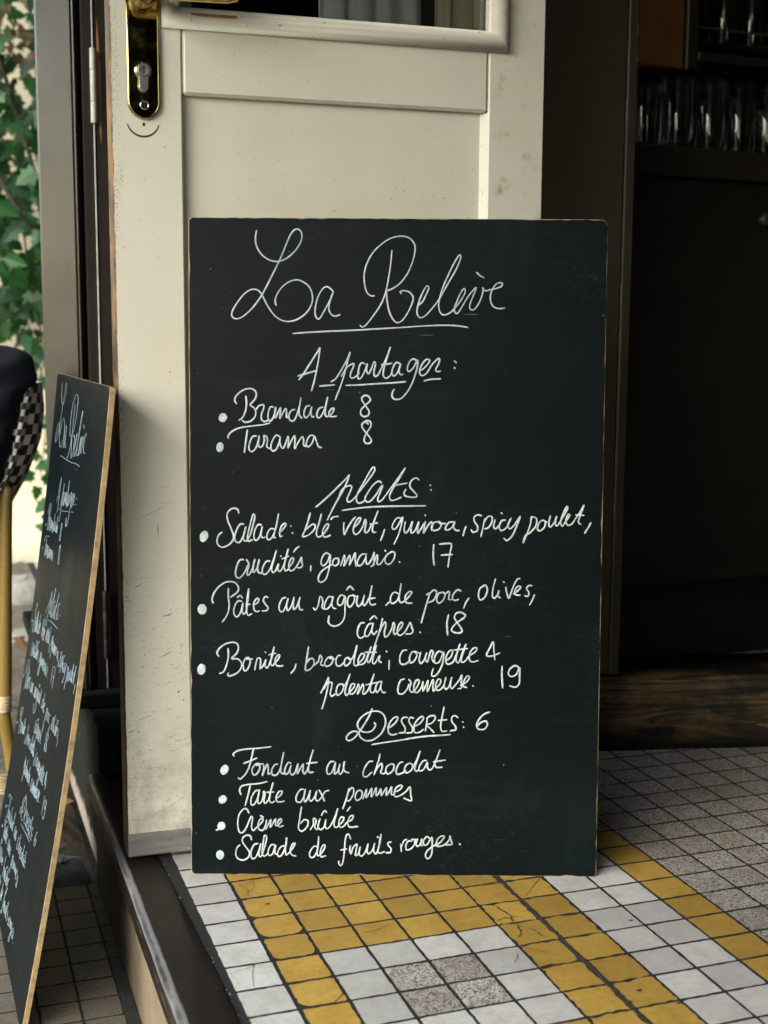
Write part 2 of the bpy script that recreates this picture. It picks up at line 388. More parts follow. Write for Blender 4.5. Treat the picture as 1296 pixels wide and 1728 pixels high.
def mat_riser():
    t = NT('speckled_riser_stone'); x, y, z = t.xyz()
    c = t.mix(t.ramp(t.noise(18, 5, 0.6), 0.35, 0.7), (0.20, 0.162, 0.10), (0.25, 0.205, 0.135))
    c = t.mix(t.ramp(t.noise(330, 2, 0.6), 0.60, 0.66, 0, 0.85), c, (0.09, 0.07, 0.05))
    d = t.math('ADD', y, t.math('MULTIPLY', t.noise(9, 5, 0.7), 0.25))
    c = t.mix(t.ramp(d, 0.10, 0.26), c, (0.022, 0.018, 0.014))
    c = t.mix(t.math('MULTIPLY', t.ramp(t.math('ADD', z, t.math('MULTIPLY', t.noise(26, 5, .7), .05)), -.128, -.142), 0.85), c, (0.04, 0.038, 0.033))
    t.bump(t.noise(160, 5, 0.7), 0.4, 0.001); t.set(base=c, rough=0.8, spec=0.3); return t.m
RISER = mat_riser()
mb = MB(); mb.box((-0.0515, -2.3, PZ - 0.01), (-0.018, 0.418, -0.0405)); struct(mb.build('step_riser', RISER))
# old mortar with pale chips between nosing and tiles
CHIP = mat_stone('pale_mortar_chip', (0.20, 0.21, 0.20), (0.42, 0.43, 0.41), False)
mb = MB(); rr = random.Random(5)
for i in range(85):
    y = rr.uniform(-.6, .12); x = -0.0142 + min(.0085, max(0, .0033 - .0235 * y)) + rr.gauss(0, .0008); l = rr.uniform(.0015, .006); w = rr.uniform(.0004, .0013)
    hz = rr.uniform(-.0016, -.0004); q5 = [(x + w * rr.uniform(.5, 1.3) * math.cos(k * 1.047), y + l * .5 * rr.uniform(.5, 1.2) * math.sin(k * 1.047), hz + rr.uniform(-.0004, .0002)) for k in range(6)]
    mb.face(q5); mb.grid([[(a_, b_, -.004) for a_, b_, c_ in q5], q5], 0, False, close=True)
struct(mb.build('mortar_chips', CHIP))
# pavement of speckled tiles below the step
mb = MB(); rnd = random.Random(3); q = 0.0475
for i in range(-24, 1):
    for j in range(-36, 8):
        x0 = -0.0672 + (i - 1) * q; y0 = 0.0353 + j * q
        if x0 + q > -0.066: continue
        tile(mb, x0, y0, x0 + q, y0 + q, PZ, 0, 0.0015, 0.0004, 0.0015, 3, rnd=rnd)
DARK_TILE = mat_tile('pavement_speckled_tile', (0.15, 0.145, 0.115), (0.12, 0.11, 0.09), 'speck')
BLACK_TILE = mat_simple('black_border_tile', (0.022, 0.026, 0.027), 0.45, 0, 0.4, 40, 0.2)
for j in range(-36, 8):
    y0 = 0.0353 + j * q; tile(mb, -0.0668, y0, -0.0516, y0 + q, PZ, 1, 0.0012, 0.0003, 0.001, 3, rnd=rnd)
struct(mb.build('pavement', [DARK_TILE, BLACK_TILE, GROUT, GROUT], attr=True, fix=False))
mb = MB(); mb.grid([[(-1.3, -1.7, PZ - .0008), (-.05, -1.7, PZ - .0008)], [(-1.3, .413, PZ - .0008), (-.05, .413, PZ - .0008)]], 0, False); struct(mb.build('pavement_mortar', GROUT))

# rough ground beyond the pavement, out to the street
def mat_ground():
    t = NT('earth_and_granite_ground')
    c = t.mix(t.ramp(t.noise(9, 6, 0.65), 0.35, 0.66), (0.085, 0.075, 0.062), (0.19, 0.175, 0.15))
    c = t.mix(t.ramp(t.noise(120, 4, 0.7), 0.56, 0.66, 0, 0.7), c, (0.30, 0.29, 0.27))
    c = t.mix(t.ramp(t.noise(60, 4, 0.7, t.mapv(loc=(3, 3, 3))), 0.58, 0.68, 0, 0.8), c, (0.03, 0.027, 0.022))
    t.bump(t.noise(70, 6, 0.7), 0.8, 0.006); t.set(base=c, rough=0.92, spec=0.2); return t.m
GND = mat_ground()
mb = MB(); rows = []
xs = [-60, -30, -12, -5, -2.5] + [-1.6 + .04 * i for i in range(46)] + [.5, 3, 30]
ys = [-60, -20, -5, -2.2] + [-1.0 + .25 * i for i in range(6)] + [.415 + .045 * i for i in range(60)] + [3.4, 6, 30, 60]
for y in ys:
    row = []
    for x in xs:
        under = (x > -1.31 and -1.75 < y < .4) or (x > -.06 and y < .9)
        z = PZ - 0.012
        if under: z = PZ - 0.05
        elif .4 < y < 3.2 and -1.7 < x < .3: z = PZ - 0.004 + random.uniform(-.006, .006) + .02 * max(0, y - 1.4) * random.uniform(.6, 1.2)
        row.append((x, y, z))
    rows.append(row)
mb.grid(rows, 0, True); struct(mb.build('ground', GND))
GRAN = mat_stone('grey_granite', (0.22, 0.23, 0.22), (0.34, 0.35, 0.33))
def rock(loc, sx, sy, sz, seed, mat=GRAN):
    rr = random.Random(seed); mb = MB(); rows = []
    for i in range(9):
        a = math.pi * i / 8; row = []
        for k in range(14):
            b = 2 * math.pi * k / 14; d = 1 + rr.uniform(-.13, .13)
            x, y, z = [math.copysign(abs(v) ** .7, v) for v in (math.sin(a) * math.cos(b), math.sin(a) * math.sin(b), math.cos(a))]
            row.append((sx * x * d, sy * y * d, sz * z * d))
        rows.append(row)
    mb.grid(rows, 0, True, close=True)
    o = mb.build('stone', mat); o.location = loc; return o
tag(rock((-.098, .475, PZ - .012), .042, .055, .022, 1), 'flat grey granite kerb stone at the end of the dark tiled pavement', 'stone')
tag(rock((.0, 2.45, PZ + .02), .075, .10, .055, 2), 'pale rounded stone at the foot of the yellow wall', 'stone')
tag(rock((-.035, 1.95, PZ + .0), .05, .05, .03, 3), 'small grey stone lying on the earth in front of the yellow wall', 'stone')
# painted timber plinth carrying the glossy post, peeling at its foot
def mat_plinth():
    t = NT('peeling_green_paint'); x, y, z = t.xyz()
    n = t.noise(42, 6, 0.75, t.mapv((1, .6, 1)))
    d = t.math('ADD', z, t.math('MULTIPLY', n, -0.09))
    c = t.mix(t.ramp(d, -0.020, -0.004), (0.34, 0.29, 0.25), (0.014, 0.020, 0.017))
    c = t.mix(t.ramp(t.noise(80, 5, 0.75), 0.60, 0.66, 0, 0.8), c, (0.10, 0.11, 0.10))
    t.bump(n, 0.5, 0.003); t.set(base=c, rough=0.9, spec=0.08); return t.m
pl = thing('timber_plinth', 'low dark green timber plinth with peeling pale paint along its foot, under the glossy post', 'plinth', (0, .7, PZ))
mb = MB(); mb.box((-.045, .42 - .7, 0), (.06, 1.15 - .7, .225), 0, .002); ob = mb.build('base_board', mat_plinth(), pl)
GREY_SILL = mat_simple('grey_green_sill', (0.022, 0.026, 0.024), 0.9, 0, 0.35, 30, 0.3, spec=.1)
mb = MB(); mb.box((-.098, .525 - .7, .227), (.06, 1.15 - .7, .25), 0, .003); mb.build('ledge', GREY_SILL, pl)

POSTM = mat_simple('grey_metal', (.2, .2, .2), .4, .8)
# ---------------------------------------------------------------- room shell and street side
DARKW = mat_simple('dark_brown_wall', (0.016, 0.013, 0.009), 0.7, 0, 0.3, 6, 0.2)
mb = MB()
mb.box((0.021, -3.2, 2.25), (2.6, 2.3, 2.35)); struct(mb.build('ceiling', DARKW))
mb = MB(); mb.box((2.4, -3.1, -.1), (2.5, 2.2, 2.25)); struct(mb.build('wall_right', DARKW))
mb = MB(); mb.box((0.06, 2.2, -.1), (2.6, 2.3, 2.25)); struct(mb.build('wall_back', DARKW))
mb = MB(); mb.box((-0.02, -3.2, -.2), (.02, -1.12, 2.354)); struct(mb.build('added_front_wall', DARKW))  # unseen facade piece, added to darken the floor deep inside
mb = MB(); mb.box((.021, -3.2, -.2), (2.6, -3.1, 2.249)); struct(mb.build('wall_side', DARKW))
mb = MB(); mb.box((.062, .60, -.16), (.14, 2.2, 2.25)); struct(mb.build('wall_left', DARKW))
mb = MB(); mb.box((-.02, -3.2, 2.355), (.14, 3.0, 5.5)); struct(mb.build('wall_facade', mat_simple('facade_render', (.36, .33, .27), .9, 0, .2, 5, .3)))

aw = thing('added_shade_awning', 'added dark green canvas awning, out of view, cutting sky light over the pavement', 'awning', (0, -1.3, 2.0))  # unseen awning, added to keep high sky light off the back floor
mb = MB(); mb.grid([[(-1.55 + 1.52 * k / 8, y, .02 + .33 * k / 8 - .012 * math.sin(math.pi * k / 8)) for k in range(9)] for y in (-1.9, -.6, .7, 1.85)], 0, True)
o = mb.build('added_awning_canvas', mat_simple('added_green_canvas', (.03, .06, .045), .9, 0, .2, 90, .3), aw); o.modifiers.new('thick', 'SOLIDIFY').thickness = .004
mb = MB(); mb.tube([(-1.55, -1.92, .02), (-1.55, 1.87, .02)], .022); mb.build('added_awning_front_bar', POSTM, aw)

# ---------------------------------------------------------------- white door
door = thing('panelled_door', 'worn cream white panelled door with brass lock plate behind the large menu board', 'door', (-0.0516, 0.0985, 0), R(-1.8))
T = 0.042
def rounded_strip(mb, x0, x1, z0, z1, y0, y1, r, mi=0): mb.box((x0, y0, z0), (x1, y1, z1), mi, r)
ZT = 2.08
mb = MB(); mb.box((0, 0, .004), (.0797, T, ZT), 0, .0018); stile = mb.build('stile', PAINT, door)
mb = MB(); mb.box((.4493, 0, .004), (.5225, T, ZT), 0, .0016)
mb.face([(.4493, .0016, .142), (.4493, .0016, .8928), (.4425, .0098, .8928), (.4425, .0098, .142)])
mb.face([(.4425, .0098, .142), (.4425, .0098, .8928), (.4425, .012, .8928), (.4425, .012, .142)])
mb.build('stile', PAINT, door)
mb = MB(); mb.box((.0803, .0003, .893), (.4487, T, .985), 0, .0032); mb.build('rail', PAINT, door)
mb = MB(); mb.box((.0803, .0003, .004), (.4487, T, .141), 0, .002); mb.build('rail', PAINT, door)
mb = MB(); mb.box((.0803, .0003, 1.98), (.4487, T, ZT), 0, .002); mb.build('rail', PAINT, door)
mb = MB(); mb.box((.0801, .0105, .1415), (.4489, .030, .8928)); mb.build('panel', PAINT, door)
# mitred bolection moulding round the glass
mb = MB(); ox0, ox1, oz0, oz1 = .0574, .4717, .9633, 2.0
pf = [(0, .0), (0, -.0050), (.0030, -.0105), (.0085, -.0125), (.0135, -.0115), (.0178, -.0060), (.0190, .0), (.0205, .006)]
def ring(d, y): return [(ox0 + d, y, oz0 + d * 1.15), (ox1 - d, y, oz0 + d * 1.15), (ox1 - d, y, oz1 - d), (ox0 + d, y, oz1 - d)]
rings = [ring(d * 1.08, y) for d, y in pf]
for side in range(4):
    k = (side + 1) % 4
    g = .0004
    mb.grid([[r[side] for r in rings], [r[k] for r in rings]], 0, True)
mb.build('glazing_moulding', PAINT, door)
def mat_pane():
    t = NT('window_glass'); tr = t.n.new('ShaderNodeBsdfTransparent'); tr.inputs[0].default_value = (.97, .98, .98, 1)
    gl = t.n.new('ShaderNodeBsdfGlossy'); gl.inputs['Roughness'].default_value = .02
    fr_ = t.n.new('ShaderNodeFresnel'); fr_.inputs[0].default_value = 1.5
    mx = t.n.new('ShaderNodeMixShader'); t.l.new(fr_.outputs[0], mx.inputs[0]); t.l.new(tr.outputs[0], mx.inputs[1]); t.l.new(gl.outputs[0], mx.inputs[2]); t.l.new(mx.outputs[0], t.n['Material Output'].inputs[0]); return t.m
GLASS = mat_pane()
mb = MB(); mb.box((.074, .012, .982), (.446, .016, 1.985)); mb.build('window_pane', GLASS, door)
BARE = mat_simple('bare_wood', (.30, .14, .055), .8, 0, .4, 60, .4, stretch=(1, 1, .2))
mb = MB()                                             # a flake of paint gone from the moulding under the lever
top = []; bot = []
for i in range(26):
    x = .0885 + .052 * i / 25; top.append((x, -.01285 + .0002, .9792)); bot.append((x, -.01295, .9767 - .0012 * abs(math.sin(i * 1.9)) * min(1, (25 - i) / 6, i / 4)))
mb.grid([bot, top], 0, False); mb.build('paint_flake', BARE, door)
ZINC = mat_simple('weathered_zinc', (.26, .26, .25), .5, .5, .35, 40, .5, stretch=(.3, 1, 1.5))
kick = MB(); kick.box((.0012, -.0050, .0052), (.521, -.0004, .0335), 0, .0012); kick.box((.003, -.0095, .0075), (.521, -.0052, .0135), 0, .0015)
kp = kick.build('weather_bar', ZINC, door)
STEEL = mat_simple('dull_steel', (.28, .27, .25), .4, .9, .3, 80, .2)
for sx in (.0505, .19, .33, .47):
    mb = MB(); mb.lathe([(0.00001, 0), (.0034, 0), (.0038, -.0007), (.0030, -.0014), (.00001, -.0016)], 14)
    o = mb.build('screw', STEEL, kp); o.location = (sx, -.0050, .0232); o.rotation_euler = (R(-90), 0, 0)
    o.scale = (1, 1, -1)
# knocks and scrapes: slivers of dirt lying on the paint, mostly low on the outer stile
SCUFF = [mat_simple('grey_scuff', (.30, .28, .22), .7, 0, .3, 300, .2), mat_simple('dark_scuff', (.10, .09, .075), .7, 0, .4, 300, .2), mat_simple('brown_scuff', (.30, .21, .10), .7, 0, .3, 300, .2)]
rs = random.Random(33); mb = MB()
def scuff(x, z, l, w, ang, mi, bend=0.0):
    n_ = 7; a_ = []; b_ = []
    for k in range(n_ + 1):
        t_ = k / n_; px = x + l * (t_ - .5) * math.cos(ang) - bend * (t_ - .5) ** 2 * math.sin(ang); pz = z + l * (t_ - .5) * math.sin(ang) + bend * (t_ - .5) ** 2 * math.cos(ang)
        ww = w * math.sin(math.pi * (t_ * .96 + .02)) * rs.uniform(.35, 1.1)
        a_.append((px, -.00014, pz - ww)); b_.append((px, -.00014, pz + ww))
    if all(.0025 < p[0] < .078 for p in a_): mb.grid([a_, b_], mi, False)
for k in range(190):
    z = .045 + abs(rs.gauss(0, .17)); z = rs.uniform(.03, .42) if z > .55 else z
    x = rs.choice((rs.uniform(.004, .03), rs.uniform(.004, .078), rs.uniform(.05, .078)))
    scuff(x, z, abs(rs.gauss(.004, .008)) + .002, abs(rs.gauss(.0001, .00018)) + .00007, R(rs.gauss(14, 11)), rs.choices((0, 1, 2), (6, 3, 1))[0], rs.gauss(0, .004))
for k in range(22): scuff(rs.uniform(.004, .078), rs.uniform(.4, .85), abs(rs.gauss(0, .006)) + .001, .00012, R(rs.gauss(30, 50)), rs.choice((0, 0, 1, 2)))
for k in range(70):                                     # pin-prick chips
    x, z, r_ = rs.uniform(.003, .078), .03 + abs(rs.gauss(0, .28)), abs(rs.gauss(0, .0004)) + .0002
    if z < .95: mb.face([(x + r_ * rs.uniform(.5, 1.3) * math.cos(k_ * 1.047), -.00016, z + r_ * rs.uniform(.5, 1.3) * math.sin(k_ * 1.047)) for k_ in range(6)], rs.choice((0, 1, 1)))
for (x, z, l, w, a_, m_) in ((.045, .098, .07, .0003, 2, 1), (.03, .113, .05, .0004, -3, 0), (.05, .062, .055, .0003, 28, 1), (.05, .250, .016, .0006, 24, 1), (.054, .298, .015, .0007, 22, 1), (.036, .42, .05, .0003, 24, 2), (.044, .40, .0008, .012, 88, 1), (.02, .335, .012, .0007, 30, 1)): scuff(x, z, l, w, R(a_), m_, .004)
mb.build('scuff_marks', SCUFF, stile, fix=False)
# brass lock plate
def mat_brass():
    t = NT('polished_brass')
    c = t.mix(t.ramp(t.noise(60, 5, .7), .35, .68), (.62, .49, .20), (.45, .34, .13))
    c = t.mix(t.ramp(t.noise(95, 4, .7), .70, .75, 0, .6), c, (.62, .58, .44))
    t.set(base=c, metal=1.0, rough=t.ramp(t.noise(70, 5, .7), .4, .7, .05, .15)); t.bump(t.noise(30, 3), .04, .0006); return t.m
BRASS = mat_brass()
def plate_outline(cx, hw, zb, zt, d, n=14):
    pts = [(cx - hw + d, zt - d)]
    for k in range(n + 1):
        a = R(180 + 180 * k / n); pts.append((cx + (hw - d) * math.cos(a), zb + hw + (hw - d) * math.sin(a)))
    pts.append((cx + hw - d, zt - d)); return pts
mb = MB(); lv = [(0, 0), (0, -.0026), (.0006, -.0036), (.0016, -.0042), (.0026, -.0042), (.0034, -.0039)]
rows = [[(x, y, z) for x, z in plate_outline(.03685, .0186, .8633, 1.10, d)] for d, y in lv]
mb.grid(rows, 0, True, close=True); mb.face(rows[-1], 0)
lockp = mb.build('lock_plate', BRASS, door)
CHROME = mat_simple('worn_chrome', (.62, .61, .57), .22, 1.0, .15, 60, .08)
BLACK = mat_simple('black_void', (.006, .006, .006), .6)
def keyhole(r, hw, zc, zl, d, y):
    pts = []; a0 = math.asin((hw - d) / (r - d))
    for k in range(17):
        a = -math.pi / 2 + a0 + (2 * math.pi - 2 * a0) * k / 16; pts.append((.0363 + (r - d) * math.cos(a), y, zc + (r - d) * math.sin(a)))
    for k in range(7):
        a = math.pi + math.pi * k / 6; pts.append((.0363 + (hw - d) * math.cos(a), y, zl + hw + (hw - d) * math.sin(a)))
    return pts
mb = MB(); rows = [keyhole(.0086, .0052, .9150, .8925, d, y) for d, y in ((0, -.0036), (0, -.0066), (.0004, -.0071), (.0008, -.0071))]
mb.grid(rows, 0, True, close=True); mb.face(rows[-1]); mb.build('lock_cylinder', CHROME, lockp)
mb = MB(); rows = [keyhole(.0100, .0066, .9150, .8912, d, y) for d, y in ((0, -.0037), (0, -.00455), (.0004, -.0049), (.0012, -.0049))]
mb.grid(rows, 0, True, close=True); mb.face(rows[-1]); mb.build('cylinder_collar', BRASS, lockp)
mb = MB(); mb.lathe([(.0068, 0), (.0068, .0012), (.0062, .0018), (.0052, .0016), (.00001, .0016)], 26); o = mb.build('lock_plug', STEEL, lockp); o.location = (.0363, -.0070, .9152); o.rotation_euler = (R(90), 0, 0)
mb = MB(); mb.face([(.0351, -.00895, .9186), (.0369, -.00895, .9200), (.0375, -.00895, .9178), (.0366, -.00895, .9158), (.0372, -.00895, .9128), (.0360, -.00895, .9118), (.0357, -.00895, .9150)]); mb.build('key_slot', BLACK, lockp)
mb = MB(); mb.lathe([(.0052, -.0003), (.0046, .0002), (.0040, .0002), (.0036, -.0008), (.00001, -.0006)], 20); o = mb.build('screw', CHROME, lockp); o.location = (.0370, -.0043, .8785); o.rotation_euler = (R(90), 0, 0)
mb = MB(); mb.box((.0366, -.00462, .8752), (.0378, -.0038, .8818)); mb.build('screw_slot', BLACK, lockp)
# lever handle
lev = MB()
lev.lathe([(.0150, 0), (.0150, .004), (.0128, .0065), (.0095, .008), (.0088, .014), (.0095, .030), (.0100, .044), (.00001, .050)], 26)
hl = lev.build('lever_neck', BRASS, door); hl.location = (.0368, -.0042, .9950); hl.rotation_euler = (R(90), 0, 0)
mb = MB(); rows = []
for k, (x, y, z, rz_, ry) in enumerate([(.030, -.047, .992, .004, .004), (.033, -.049, .992, .0080, .0070), (.042, -.050, .992, .0092, .0080), (.060, -.051, .9925, .0096, .0068), (.085, -.0515, .993, .0096, .0060), (.105, -.0515, .9935, .0098, .0060), (.122, -.0515, .994, .0098, .0062), (.133, -.0512, .9945, .0080, .0056), (.1365, -.051, .995, .0030, .0025)]):
    rows.append([(x, y + ry * math.copysign(abs(math.cos(a)) ** .8, math.cos(a)), z + rz_ * 1.2 * math.copysign(abs(math.sin(a)) ** .8, math.sin(a))) for a in [2 * math.pi * j / 20 for j in range(20)]])
mb.grid(rows, 0, True, close=True); mb.face(rows[0]); mb.face(rows[-1]); mb.build('lever_handle', BRASS, door)
# ghost of an older, longer plate: a scored arc and a filled hole
mb = MB(); ar = []
for k in range(25):
    a = R(180 + 14 + 152 * k / 24); w = .0006 + .0010 * math.sin(math.pi * k / 24)
    ar.append([(.0355 + (.0180 - w) * math.cos(a), -.00012, .8625 + (.0180 - w) * math.sin(a)), (.0355 + .0187 * math.cos(a), -.00012, .8625 + .0187 * math.sin(a))])
mb.grid(ar, 0, False); mb.face([(.0362 + .0016 * math.cos(k * .5712), -.00012, .8582 + .0022 * math.sin(k * .5712)) for k in range(11)]); mb.build('old_plate_mark', mat_simple('old_dirt', (.045, .038, .028), .8, 0, .5, 200, .3), door)

# white curtain behind the pane, and a cream strip standing in for a frame
def cloth(x0, x1, amp, nf, col, label, seed):
    rr = random.Random(seed); root = thing('curtain', label, 'curtain', (-0.0516, 0.0985, 0.97), R(-1.8)); mb = MB(); rows = []  # also names the cream strip that stands in for a frame
    for z in (0, .2, .5, .8, 1.02):
        rows.append([(x0 + (x1 - x0) * i / 60, .027 + amp * math.sin(nf * 2 * math.pi * i / 60 + .5 * math.sin(i * .35)) + .002 * z, z) for i in range(61)])
    mb.grid(rows, 0, True); t = NT('curtain_or_stand_in_cloth_%d' % seed); t.set(base=t.mix(t.ramp(t.noise(400, 2), .3, .7), col, tuple(q * .9 for q in col)), rough=.9, spec=.1)
    o = mb.build('curtain_or_stand_in_fabric', t.m, root); m = o.modifiers.new('thick', 'SOLIDIFY'); m.thickness = .0012
    mb = MB(); mb.tube([(x0 - .01, .062, 1.03), (x1 + .01, .062, 1.03)], .004); mb.build('curtain_or_stand_in_rod', STEEL, root); return root
cloth(.246, .372, .0045, 4, (.9, .92, .94), 'white gathered curtain behind the door window', 1)
cloth(.389, .446, .0045, 2.5, (.86, .81, .60), 'narrow cream cloth strip standing in for a frame glimpsed behind the door window', 2)

# ---------------------------------------------------------------- glossy post with hinges, left of the door
def mat_post():
    t = NT('glossy_brown_paint'); x, y, z = t.xyz()
    c = t.mix(t.ramp(t.noise(7, 4), .35, .7), (.215, .21, .185), (.27, .262, .23))
    c = t.mix(t.ramp(t.noise(240, 2), .77, .79, 0, .7), c, (.4, .38, .34))
    t.bump(t.noise(210, 4, .65, t.mapv((1, 1, .6))), .10, .0010); t.set(base=c, rough=.22, metal=.9, spec=.6); return t.m
POST = mat_post()
BROWN = mat_simple('dark_brown_paint', (.022, .017, .014), .38, 0, .25, 30, .15)
OFFW = mat_simple('off_white_paint', (.60, .61, .57), .45, 0, .18, 60, .2)
fr = thing('door_frame', 'glossy grey brown door post with white hinges left of the white door', 'door frame', (0, .54, .09))
def fb(name, x0, x1, y0, y1, z0, z1, m, bev=.002): mb = MB(); mb.box((x0, y0 - .54, z0 - .09), (x1, y1 - .54, z1 - .09), 0, bev); return mb.build(name, m, fr)
_a = R(-11); _rm = Matrix.Rotation(_a, 3, 'Z'); mb = MB(); mb.box((0, 0, .0002), (.0512, .07, 2.16), 0, .003, _rm, (-.0935, .5495 - .54, 0)); mb.build('post_face', POST, fr)
fb('bead', -.0428, -.0399, .541, .60, .0902, 2.25, POST, .0012)
fb('rebate', -.0396, .062, .585, .62, .0902, 2.25, BLACK, 0)
fb('stop_strip', -.0305, -.0154, .546, .583, .0902, 2.25, BROWN, .002)
fb('seal_strip', -.0151, -.0130, .5455, .583, .0902, 2.25, OFFW, .0006)
lf = fb('leaf_edge', -.0122, .0085, .548, .583, .0902, 2.25, BROWN, .0015)
mb = MB(); a = []; b = []                                 # bare wood showing on the leaf edge
for k in range(22):
    z = .895 + .175 * k / 21; w = .0032 * math.sin(math.pi * min(1, (k + .5) / 21)) ** .7 * random.uniform(.8, 1.15); c = -.0045 + .0006 * k / 21 - .003 * (k / 21)
    a.append((c - w, .5474 - .54, z - .09)); b.append((c + w * .8, .5474 - .54, z - .09))
mb.grid([a, b], 0, False); mb.build('bare_wood_scar', BARE, lf)
def hinge(zc, h, m):
    mb = MB(); x = -.0150; r = .0042; z0 = zc - h / 2
    for (p, q) in ((0, .285), (.292, .71), (.717, 1)):
        mb.lathe([(.0001, z0 + p * h), (r * .9, z0 + p * h), (r, z0 + p * h + .001), (r, z0 + q * h - .001), (r * .9, z0 + q * h), (.0001, z0 + q * h)], 16, 0, (x, .5405 - .54, -.09))
    o = mb.build('hinge', m, fr)
    mb = MB(); mb.box((x + .0046, .5462 - .54, z0 - .09 + .006), (x + .0062, .5476 - .54, z0 + h - .09 - .004)); mb.build('hinge_leaf', STEEL, o)
hinge(.9735, .103, OFFW); hinge(.190, .103, mat_simple('shade_toned_hinge', (.05, .05, .05), .5))  # lower hinge: the shade it sits in is put into its dark colour

